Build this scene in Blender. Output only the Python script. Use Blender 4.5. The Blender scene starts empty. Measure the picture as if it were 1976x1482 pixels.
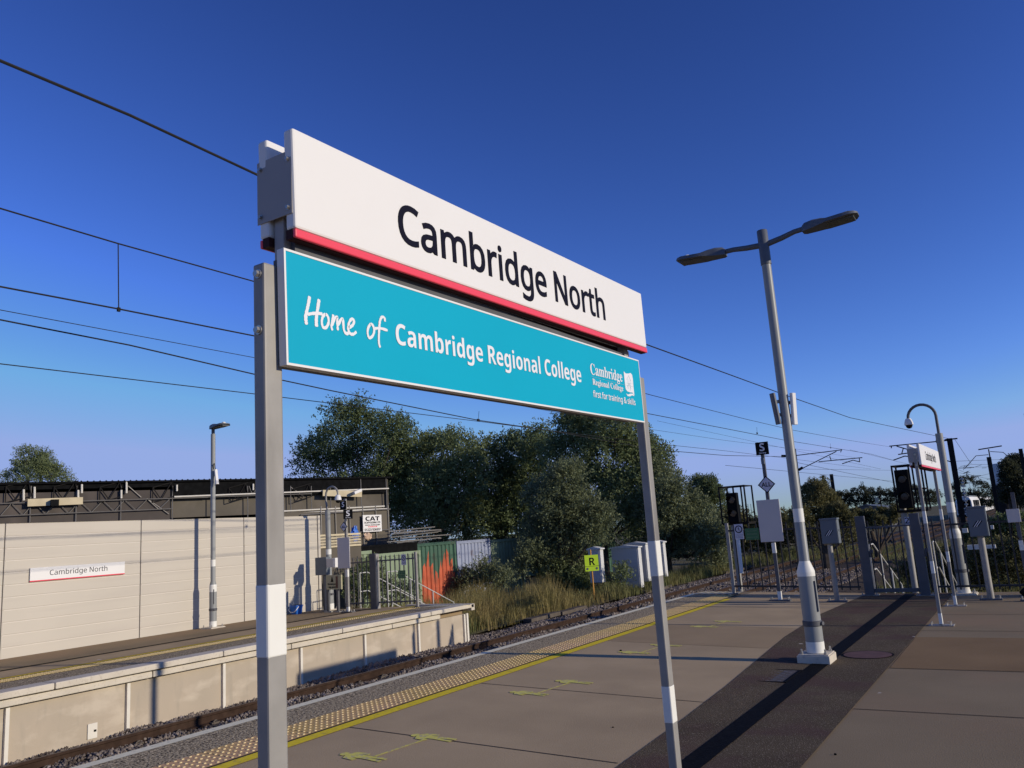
import bpy, bmesh, math, random, json
import numpy as np
from mathutils import Vector, Matrix
sc = bpy.context.scene
COL = sc.collection
R = math.radians
rng = random.Random(7)
NR = np.random.RandomState(11)

# ------------------------------------------------------------------ camera
EYE = 1.67                       # eye height above the platform drain line
W0, H0, FPX = 1976.0, 1482.0, 1560.0
_up = np.array([-571.0, -8485.0, 1560.0]); _up /= np.linalg.norm(_up)
_fw = np.array([1008.0, 219.0, 1560.0]); _fw -= _up * (_fw @ _up); _fw /= np.linalg.norm(_fw)
_rt = np.cross(_fw, _up)
cam = bpy.data.cameras.new('camera'); camo = bpy.data.objects.new('camera', cam); COL.objects.link(camo)
cam.sensor_width = 36.0; cam.lens = 36.0 * FPX / W0; cam.clip_start = 0.05; cam.clip_end = 3000
cx_ = Vector((_rt[0], _fw[0], _up[0])); cy_ = -Vector((_rt[1], _fw[1], _up[1])); cz_ = -Vector((_rt[2], _fw[2], _up[2]))
M = Matrix((cx_, cy_, cz_)).transposed().to_4x4(); M.translation = Vector((0, 0, EYE))
camo.matrix_world = M
sc.camera = camo

# ------------------------------------------------------------------ world and sun
SUN_EL, SUN_AZ = 16.4, 9.43      # elevation; azimuth measured from +X towards +Y
world = bpy.data.worlds.new('World'); sc.world = world; world.use_nodes = True
nt = world.node_tree
sky = nt.nodes.new('ShaderNodeTexSky'); sky.sky_type = 'NISHITA'; sky.sun_disc = False
sky.sun_elevation = R(SUN_EL); sky.sun_rotation = R(90 - SUN_AZ)
sky.ozone_density = 6.0; sky.dust_density = 0.0; sky.air_density = 1.0; sky.altitude = 0
gm = nt.nodes.new('ShaderNodeGamma'); gm.inputs[1].default_value = 1.6
mu = nt.nodes.new('ShaderNodeMixRGB'); mu.blend_type = 'MULTIPLY'; mu.inputs[0].default_value = 1.0
mu.inputs[2].default_value = (1.0, 0.645, 0.70, 1)
nt.links.new(sky.outputs[0], gm.inputs[0]); nt.links.new(gm.outputs[0], mu.inputs[1])
cl = nt.nodes.new('ShaderNodeMixRGB'); cl.blend_type = 'DARKEN'; cl.inputs[0].default_value = 1.0; cl.inputs[2].default_value = (3.0, 4.1, 7.7, 1)
nt.links.new(mu.outputs[0], cl.inputs[1]); nt.links.new(cl.outputs[0], nt.nodes['Background'].inputs[0])
nt.nodes['Background'].inputs[1].default_value = 0.10
sl = bpy.data.lights.new('sun', 'SUN'); sl.energy = 3.35; sl.angle = R(0.55); sl.color = (1.0, 0.90, 0.75)
so = bpy.data.objects.new('sun', sl); COL.objects.link(so)
_s = Vector((math.cos(R(SUN_EL)) * math.cos(R(SUN_AZ)), math.cos(R(SUN_EL)) * math.sin(R(SUN_AZ)), math.sin(R(SUN_EL))))
so.rotation_euler = _s.to_track_quat('Z', 'Y').to_euler(); so.location = (30, 5, 20)
sc.view_settings.view_transform = 'Standard'; sc.view_settings.look = 'None'
sc.view_settings.exposure = 0.0; sc.view_settings.gamma = 1.0
sc.render.resolution_x = 1024; sc.render.resolution_y = 768
sc.cycles.max_bounces = 5; sc.cycles.diffuse_bounces = 3; sc.cycles.glossy_bounces = 3
sc.cycles.transmission_bounces = 3; sc.cycles.use_denoising = True

# ------------------------------------------------------------------ survey: photo pixels to real surfaces
def ray(x, y):
    v = np.array([x - W0 / 2, y - H0 / 2, FPX]); return np.array([v @ _rt, v @ _fw, v @ _up])
_C = np.array([0, 0, EYE])
def PZ(x, y, z=0.0): v = ray(x, y); return Vector(_C + v * (z - EYE) / v[2])
def PX(x, y, X): v = ray(x, y); return Vector(_C + v * X / v[0])
def PY(x, y, Y): v = ray(x, y); return Vector(_C + v * Y / v[1])
SLN = 0.12 / 4.26                # the near platform falls from its edge to the drain
def zn(X): return SLN * (-2.27 - X) if X < -2.27 else 0.0
def GP(x, y):
    p = PZ(x, y, 0)
    if p.x < -2.27:
        v = ray(x, y); t = (SLN * -2.27 - EYE) / (v[2] + SLN * v[0]); p = Vector(_C + v * t)
    return p
SLF = 0.10 / 5.3
def zf(X): return -SLF * (-12.1 - X)
def FP(x, y):
    v = ray(x, y); t = (SLF * 12.1 - EYE) / (v[2] - SLF * v[0]); return Vector(_C + v * t)

# ------------------------------------------------------------------ materials
def mat(name, c, rough=0.7, metal=0.0, vary=0.12, scale=6.0, bump=0.0, bscale=60.0, c2=None, spec=0.4, coord='Object', detail=6.0):
    m = bpy.data.materials.new(name); m.use_nodes = True; t = m.node_tree; b = t.nodes['Principled BSDF']
    b.inputs['Roughness'].default_value = rough; b.inputs['Metallic'].default_value = metal
    b.inputs['Specular IOR Level'].default_value = spec
    tc = t.nodes.new('ShaderNodeTexCoord')
    n = t.nodes.new('ShaderNodeTexNoise'); n.inputs['Scale'].default_value = scale; n.inputs['Detail'].default_value = detail
    t.links.new(tc.outputs[coord], n.inputs['Vector'])
    cr = t.nodes.new('ShaderNodeValToRGB'); e = cr.color_ramp.elements
    e[0].position = 0.3; e[1].position = 0.7
    if c2 is None:
        e[0].color = (*[max(0, v * (1 - vary)) for v in c], 1); e[1].color = (*[min(1, v * (1 + vary)) for v in c], 1)
    else:
        e[0].color = (*c, 1); e[1].color = (*c2, 1)
    t.links.new(n.outputs['Fac'], cr.inputs['Fac']); t.links.new(cr.outputs['Color'], b.inputs['Base Color'])
    if bump:
        n2 = t.nodes.new('ShaderNodeTexNoise'); n2.inputs['Scale'].default_value = bscale; n2.inputs['Detail'].default_value = 4
        t.links.new(tc.outputs[coord], n2.inputs['Vector'])
        bp = t.nodes.new('ShaderNodeBump'); bp.inputs['Strength'].default_value = bump; bp.inputs['Distance'].default_value = 0.01
        t.links.new(n2.outputs['Fac'], bp.inputs['Height']); t.links.new(bp.outputs['Normal'], b.inputs['Normal'])
    return m
def mixin(m, c, scale, lo, hi, detail=8, amount=1.0, stretch=None, coord='Object', voronoi=False):
    """lays a second colour over a material's colour where a noise is high (stains, speckle, streaks)"""
    t = m.node_tree; b = t.nodes['Principled BSDF']; src = b.inputs['Base Color'].links[0].from_socket
    tc = t.nodes.new('ShaderNodeTexCoord'); mp = t.nodes.new('ShaderNodeMapping')
    if stretch: mp.inputs['Scale'].default_value = stretch
    t.links.new(tc.outputs[coord], mp.inputs['Vector'])
    if voronoi:
        n = t.nodes.new('ShaderNodeTexVoronoi'); n.inputs['Scale'].default_value = scale; o = n.outputs['Color']
    else:
        n = t.nodes.new('ShaderNodeTexNoise'); n.inputs['Scale'].default_value = scale; n.inputs['Detail'].default_value = detail; o = n.outputs['Fac']
    t.links.new(mp.outputs['Vector'], n.inputs['Vector'])
    mr = t.nodes.new('ShaderNodeMapRange'); mr.inputs['From Min'].default_value = lo; mr.inputs['From Max'].default_value = hi
    mr.inputs['To Max'].default_value = amount
    t.links.new(o, mr.inputs['Value'])
    mx = t.nodes.new('ShaderNodeMixRGB'); mx.inputs[2].default_value = (*c, 1)
    t.links.new(mr.outputs['Result'], mx.inputs[0]); t.links.new(src, mx.inputs[1]); t.links.new(mx.outputs['Color'], b.inputs['Base Color'])
    return m
def light_spots(m, c=(0.62, 0.56, 0.46), scale=2.6, lo=.955):
    t = m.node_tree; b = t.nodes['Principled BSDF']; src = b.inputs['Base Color'].links[0].from_socket
    tc = t.nodes.new('ShaderNodeTexCoord'); n = t.nodes.new('ShaderNodeTexNoise'); n.inputs['Scale'].default_value = 9; n.inputs['Detail'].default_value = 3
    va = t.nodes.new('ShaderNodeVectorMath'); va.operation = 'MULTIPLY_ADD'; va.inputs[1].default_value = (.12, .12, .12)
    v = t.nodes.new('ShaderNodeTexVoronoi'); v.inputs['Scale'].default_value = scale
    t.links.new(tc.outputs['Object'], n.inputs['Vector']); t.links.new(n.outputs['Color'], va.inputs[0]); t.links.new(tc.outputs['Object'], va.inputs[2]); t.links.new(va.outputs[0], v.inputs['Vector'])
    mr = t.nodes.new('ShaderNodeMapRange'); mr.inputs['From Min'].default_value = .055; mr.inputs['From Max'].default_value = .045; t.links.new(v.outputs['Distance'], mr.inputs['Value'])
    mx = t.nodes.new('ShaderNodeMixRGB'); mx.inputs[2].default_value = (*c, 1); t.links.new(mr.outputs['Result'], mx.inputs[0]); t.links.new(src, mx.inputs[1]); t.links.new(mx.outputs['Color'], b.inputs['Base Color']); return m
def emis(name, c, s):
    m = mat(name, c); b = m.node_tree.nodes['Principled BSDF']
    b.inputs['Emission Color'].default_value = (*c, 1); b.inputs['Emission Strength'].default_value = s; return m

Q = {}
Q['concrete'] = mixin(mixin(mat('platform concrete', (0.47, 0.345, 0.195), 0.85, spec=.06, vary=.10, scale=.9, bump=.25, bscale=90), (0.36, 0.262, 0.15), .55, .48, .70, amount=.75), (0.56, 0.49, 0.41), 130, .60, .75, detail=2, amount=.5)
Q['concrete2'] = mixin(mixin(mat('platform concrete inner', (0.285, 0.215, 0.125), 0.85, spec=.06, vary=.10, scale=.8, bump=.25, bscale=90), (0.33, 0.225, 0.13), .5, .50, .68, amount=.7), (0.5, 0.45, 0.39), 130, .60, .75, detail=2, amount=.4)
Q['asphalt'] = mixin(mixin(mat('asphalt', (0.112, 0.084, 0.052), 0.9, spec=.06, vary=.18, scale=1.4, bump=1.0, bscale=120), (0.40, 0.33, 0.24), 95, .59, .66, detail=2, amount=.65), (0.11, 0.062, 0.055), 1.3, .48, .62, amount=.6)
Q['aggregate'] = mixin(mat('edge aggregate', (0.15, 0.115, 0.07), 0.9, spec=.04, bump=1.0, bscale=60, c2=(0.70, 0.56, 0.35), scale=45, detail=2), (0.04, 0.03, 0.02), 55, .55, .60, detail=1, amount=.85)
Q['drain'] = mat('drain grating', (0.007, 0.0065, 0.006), 0.75, spec=.06, vary=.5, scale=30, bump=.6, bscale=60)
light_spots(Q['concrete'], scale=1.1); light_spots(Q['concrete2'], scale=1.1); light_spots(Q['asphalt'], scale=1.7)
Q['joint'] = mat('joint filler', (0.05, 0.042, 0.036), 0.9, spec=.06)
Q['white_line'] = mixin(mat('white edge paint', (0.84, 0.76, 0.52), 0.6, spec=.03, vary=.05, scale=20), (0.4, 0.36, 0.32), 25, .58, .68, amount=.5)
Q['yellow_line'] = mixin(mat('yellow line paint', (0.82, 0.61, 0.03), 0.6, spec=.05, vary=.08, scale=20), (0.40, 0.30, 0.08), 14, .56, .68, amount=.5)
Q['picto'] = mixin(mat('pictogram paint', (0.74, 0.66, 0.14), 0.6, spec=.05, vary=.08, scale=20), (0.43, 0.36, 0.27), 30, .50, .60, amount=.75)
Q['tactile'] = mixin(mat('buff tactile slab', (0.60, 0.40, 0.14), 0.8, spec=.06, vary=.10, scale=3.1), (0.62, 0.36, 0.24), .8, .46, .60, amount=.55)
Q['coping'] = mixin(mixin(mat('pale coping stone', (0.63, 0.56, 0.44), 0.8, spec=.06, vary=.07, scale=3, bump=.2, bscale=50), (0.45, 0.39, 0.30), 30, .55, .70, amount=.6), (0.40, 0.35, 0.27), 2.0, .55, .75, amount=.5)
Q['face'] = mixin(mixin(mat('platform wall panel', (0.50, 0.415, 0.31), 0.85, spec=.06, c2=(0.43, 0.365, 0.275), scale=1.1, bump=.15, bscale=40), (0.66, 0.57, 0.44), 1.9, .51, .66, amount=.5, stretch=(1, .8, 1.7)), (0.36, 0.315, 0.245), 2.6, .55, .72, amount=.5, stretch=(1, 2.2, .5))
Q['dome'] = mat('worn highlighted dome', (0.80, 0.61, 0.30), 0.8, vary=.15, scale=25, spec=.05)  # worn tops made paler still, their sunlit highlight put into the colour
Q['rib'] = mat('white wall rib', (0.74, 0.69, 0.58), 0.7, vary=.05)
Q['barrier'] = mixin(mat('beige barrier sheet', (0.55, 0.495, 0.40), 0.55, vary=.03, scale=.7), (0.50, 0.445, 0.365), 1.2, .5, .7, amount=.6, stretch=(1, .25, 5))
Q['lip'] = mat('barrier lip', (0.66, 0.60, 0.50), 0.5, vary=.03)
Q['barrier_joint'] = mat('barrier joint', (0.17, 0.15, 0.13), 0.8)
Q['ballast'] = mixin(mat('ballast bed', (0.045, 0.036, 0.029), 0.95, spec=.06, bump=1.0, bscale=18, c2=(0.12, 0.095, 0.072), scale=14, detail=3), (0.03, 0.024, 0.022), 20, .52, .62, detail=2)
Q['stone'] = mixin(mat('ballast stone', (0.085, 0.066, 0.052), 0.95, spec=.06, c2=(0.32, 0.265, 0.22), scale=4.5, detail=3), (0.48, 0.42, 0.38), 5.2, .62, .70, detail=1, amount=.7)
Q['rail_rust'] = mat('rusty rail', (0.048, 0.029, 0.020), 0.9, spec=.1, vary=.3, scale=9)
Q['rail_top'] = mat('worn rail head', (0.13, 0.10, 0.08), 0.55, metal=.4, vary=.2)
Q['sleeper'] = mat('concrete sleeper', (0.12, 0.10, 0.08), 0.9, spec=.06, vary=.2)
Q['soil'] = mixin(mat('dry soil', (0.16, 0.125, 0.085), 0.95, spec=.06, c2=(0.09, 0.095, 0.04), scale=.35), (0.2, 0.17, 0.08), 1.5, .5, .65)
Q['galv'] = mixin(mat('galvanised steel', (0.30, 0.285, 0.255), 0.6, metal=.35, spec=.15, c2=(0.36, 0.34, 0.305), scale=9), (0.20, 0.185, 0.165), 5, .5, .68, amount=.8, stretch=(1, 1, .25))
Q['galv_dark'] = mat('weathered steel', (0.105, 0.105, 0.11), 0.6, metal=.2, vary=.12)
Q['fence'] = mat('fence steel', (0.045, 0.04, 0.036), 0.6, metal=.2, vary=.2)
Q['lamp_paint'] = mixin(mat('grey lamp paint', (0.275, 0.28, 0.262), 0.42, vary=.03, spec=.35), (0.30, 0.31, 0.30), 4, .56, .7, amount=.5, stretch=(2, 2, .3))
Q['lamp_head'] = mat('lamp head grey', (0.11, 0.12, 0.135), 0.5, vary=.05)
Q['glass_dark'] = mat('lamp glass', (0.12, 0.12, 0.11), 0.2, vary=.05)
Q['white'] = mixin(mat('white enamel', (0.80, 0.775, 0.72), 0.45, spec=.25, vary=.008, scale=2), (0.72, 0.69, 0.65), 2.5, .60, .82, amount=.25)
Q['white_band'] = mat('white band', (0.80, 0.78, 0.69), 0.5, vary=.03)
Q['red'] = mat('red enamel', (0.86, 0.065, 0.10), 0.4, vary=.02)
Q['navy'] = mat('navy lettering', (0.006, 0.006, 0.016), 0.7, vary=.1, spec=.1)
Q['black'] = mat('black paint', (0.010, 0.010, 0.010), 0.7, vary=.2, spec=.05)
Q['teal'] = mat('teal enamel', (0.004, 0.385, 0.53), 0.5, spec=.12, vary=.02, scale=2)
Q['letter_white'] = mat('white lettering', (0.80, 0.79, 0.78), 0.5, vary=.02)
Q['bolt'] = mat('zinc bolt', (0.42, 0.40, 0.36), 0.35, metal=.7, vary=.2, scale=20)
Q['sign_back'] = mat('sign back', (0.36, 0.335, 0.31), 0.5, vary=.03, spec=.2)
Q['cabinet'] = mat('grey cabinet', (0.15, 0.17, 0.185), 0.55, vary=.05, spec=.2)
Q['cabinet_light'] = mixin(mat('pale cabinet', (0.62, 0.61, 0.57), 0.6, vary=.05), (0.32, 0.30, 0.26), 9, .6, .72, amount=.7)
Q['panel_blank'] = mat('blank grey panel', (0.60, 0.56, 0.52), 0.5, vary=.02, spec=.2)
Q['notice'] = mat('notice white', (0.62, 0.60, 0.66), 0.5, vary=.02)
Q['green_sign'] = mat('green sign', (0.05, 0.16, 0.06), 0.5, vary=.05)
Q['yellow_sign'] = mat('warning plate', (0.40, 0.37, 0.23), 0.5, vary=.04)
Q['lime'] = mat('lime plate', (0.46, 0.66, 0.02), 0.5, vary=.04)
Q['orange'] = mat('orange pole', (0.62, 0.29, 0.05), 0.5, vary=.08)
Q['blue'] = mat('blue plastic', (0.025, 0.15, 0.55), 0.4, vary=.05)
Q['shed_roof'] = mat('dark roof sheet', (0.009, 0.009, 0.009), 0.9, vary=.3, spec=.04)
Q['net'] = mixin(mat('dark mesh sheeting', (0.065, 0.055, 0.048), 0.9, c2=(0.095, 0.078, 0.065), scale=.9), (0.15, 0.12, 0.10), .7, .52, .70, amount=.6)
Q['net2'] = mixin(mat('brown mesh sheeting', (0.115, 0.10, 0.078), 0.9, spec=.05, c2=(0.15, 0.13, 0.10), scale=.8), (0.2, 0.17, 0.14), 1.1, .55, .70, amount=.5)
Q['tube'] = mat('scaffold tube', (0.20, 0.185, 0.165), 0.5, metal=.3, vary=.1)
Q['timber'] = mat('pale timber', (0.62, 0.52, 0.33), 0.8, vary=.10, scale=3)
Q['wire'] = mat('overhead wire', (0.03, 0.03, 0.032), 0.8, spec=.05)
Q['mast'] = mat('mast steel', (0.026, 0.024, 0.022), 0.9, vary=.2, spec=.05)
Q['cont_green'] = mixin(mat('green container', (0.055, 0.12, 0.075), 0.6, vary=.12, scale=2), (0.09, 0.06, 0.04), 3, .58, .7, amount=.7)
Q['cont_pale'] = mixin(mat('pale green container', (0.25, 0.31, 0.19), 0.7, vary=.08, scale=2), (0.12, 0.13, 0.07), 2, .55, .7, amount=.5)
Q['cont_blue'] = mixin(mat('pale blue container', (0.30, 0.33, 0.42), 0.6, vary=.06, scale=2), (0.14, 0.08, 0.06), 3, .6, .7, amount=.7)
Q['trunk'] = mat('bark', (0.085, 0.065, 0.045), 0.95, vary=.3, scale=5)
def rustfire(m):
    return mixin(m, (0.50, 0.10, 0.045), 1.5, .49, .52, detail=6, stretch=(1, 1.5, .45))
Q['cont_burnt'] = rustfire(mat('burnt green container', (0.055, 0.12, 0.075), 0.6, vary=.12, scale=2))

# ------------------------------------------------------------------ mesh helpers
class MB:
    def __init__(s): s.v = []; s.f = []
    def add(s, vs, fs):
        k = len(s.v); s.v += [tuple(v) for v in vs]; s.f += [tuple(k + i for i in f) for f in fs]; return s
    def box(s, x0, x1, y0, y1, z0, z1, mtx=None):
        vs = [Vector((x, y, z)) for z in (z0, z1) for y in (y0, y1) for x in (x0, x1)]
        if mtx is not None: vs = [mtx @ v for v in vs]
        return s.add(vs, [(0, 2, 3, 1), (4, 5, 7, 6), (0, 1, 5, 4), (2, 6, 7, 3), (0, 4, 6, 2), (1, 3, 7, 5)])
    def bar(s, a, b, w, h=None, up=(0, 0, 1)):
        """a rectangular bar from a to b"""
        a = Vector(a); b = Vector(b); h = h or w; d = (b - a).normalized(); u = Vector(up)
        if abs(d.dot(u)) > .98: u = Vector((0, 1, 0))
        r = d.cross(u).normalized() * w / 2; t = r.cross(d).normalized() * h / 2
        return s.add([a - r - t, a + r - t, a + r + t, a - r + t, b - r - t, b + r - t, b + r + t, b - r + t],
                     [(0, 1, 2, 3), (7, 6, 5, 4), (0, 4, 5, 1), (1, 5, 6, 2), (2, 6, 7, 3), (3, 7, 4, 0)])
    def tube(s, pts, r, n=10, caps=True):
        pts = [Vector(p) for p in pts]; k = len(pts); rs = r if isinstance(r, (list, tuple)) else [r] * k
        vs = []; fs = []; u = None
        for i, p in enumerate(pts):
            d = (pts[min(i + 1, k - 1)] - pts[max(i - 1, 0)])
            if d.length < 1e-9: d = Vector((0, 0, 1))
            d.normalize()
            if u is None: u = d.orthogonal().normalized()
            else:
                u = u - d * u.dot(d)
                u = u.normalized() if u.length > 1e-6 else d.orthogonal().normalized()
            w = d.cross(u)
            for j in range(n):
                a = 2 * math.pi * j / n; vs.append(p + (u * math.cos(a) + w * math.sin(a)) * rs[i])
        for i in range(k - 1):
            for j in range(n): fs.append((i * n + j, i * n + (j + 1) % n, (i + 1) * n + (j + 1) % n, (i + 1) * n + j))
        if caps: fs.append(tuple(range(n - 1, -1, -1))); fs.append(tuple((k - 1) * n + j for j in range(n)))
        return s.add(vs, fs)
    def lathe(s, prof, n=20, c=(0, 0, 0)):
        return s.tube([(c[0], c[1], c[2] + z) for r, z in prof], [max(r, 1e-4) for r, z in prof], n)
    def prism(s, poly, a, b):
        """poly: list of 3-d points; swept by vector from a*dirn to b*dirn is given as two offset vectors"""
        n = len(poly); a = Vector(a); b = Vector(b)
        vs = [Vector(p) + a for p in poly] + [Vector(p) + b for p in poly]
        fs = [tuple(range(n - 1, -1, -1)), tuple(range(n, 2 * n))] + [(i, (i + 1) % n, n + (i + 1) % n, n + i) for i in range(n)]
        return s.add(vs, fs)
    def blob(s, c, rad, n=10, m=6):
        vs = []; fs = []
        for i in range(m + 1):
            th = math.pi * i / m
            for j in range(n):
                a = 2 * math.pi * j / n; vs.append((c[0] + rad[0] * math.sin(th) * math.cos(a), c[1] + rad[1] * math.sin(th) * math.sin(a), c[2] + rad[2] * math.cos(th)))
        for i in range(m):
            for j in range(n): fs.append((i * n + j, i * n + (j + 1) % n, (i + 1) * n + (j + 1) % n, (i + 1) * n + j))
        return s.add(vs, fs)
    def build(s, name, m, parent=None, smooth=False, bevel=0.0, fix=True):
        me = bpy.data.meshes.new(name); me.from_pydata(s.v, [], s.f)
        if fix:
            bm = bmesh.new(); bm.from_mesh(me); bmesh.ops.remove_doubles(bm, verts=bm.verts, dist=1e-5) if len(s.v) < 3000 and smooth else None
            bmesh.ops.recalc_face_normals(bm, faces=bm.faces); bm.to_mesh(me); bm.free()
        me.materials.append(Q[m] if isinstance(m, str) else m)
        if smooth:
            for p in me.polygons: p.use_smooth = True
            try: me.set_sharp_from_angle(angle=R(40))
            except Exception: pass
        o = bpy.data.objects.new(name, me); COL.objects.link(o)
        if parent is not None: o.parent = parent
        if bevel:
            b = o.modifiers.new('bevel', 'BEVEL'); b.width = bevel; b.segments = 2; b.limit_method = 'ANGLE'
        return o
def tag(o, label=None, cat=None, group=None, kind=None):
    if label: o['label'] = label
    if cat: o['category'] = cat
    if group: o['group'] = group
    if kind: o['kind'] = kind
    return o
def thing(name, label, cat, loc=(0, 0, 0), rz=0.0, group=None):
    o = bpy.data.objects.new(name, None); COL.objects.link(o); o.empty_display_size = .2
    o.location = loc; o.rotation_euler = (0, 0, rz); return tag(o, label, cat, group)
def struct(name, mb, m, **k): return tag(mb.build(name, m, **k), kind='structure')
def dup(root, loc, rz=0.0, label=None, group=None):
    def cp(o, par):
        c = o.copy(); COL.objects.link(c); c.parent = par
        for ch in list(o.children): cp(ch, c)
        return c
    r = cp(root, None); r.location = loc; r.rotation_euler = (0, 0, rz)
    if label: r['label'] = label
    if group: r['group'] = group
    return r
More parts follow.
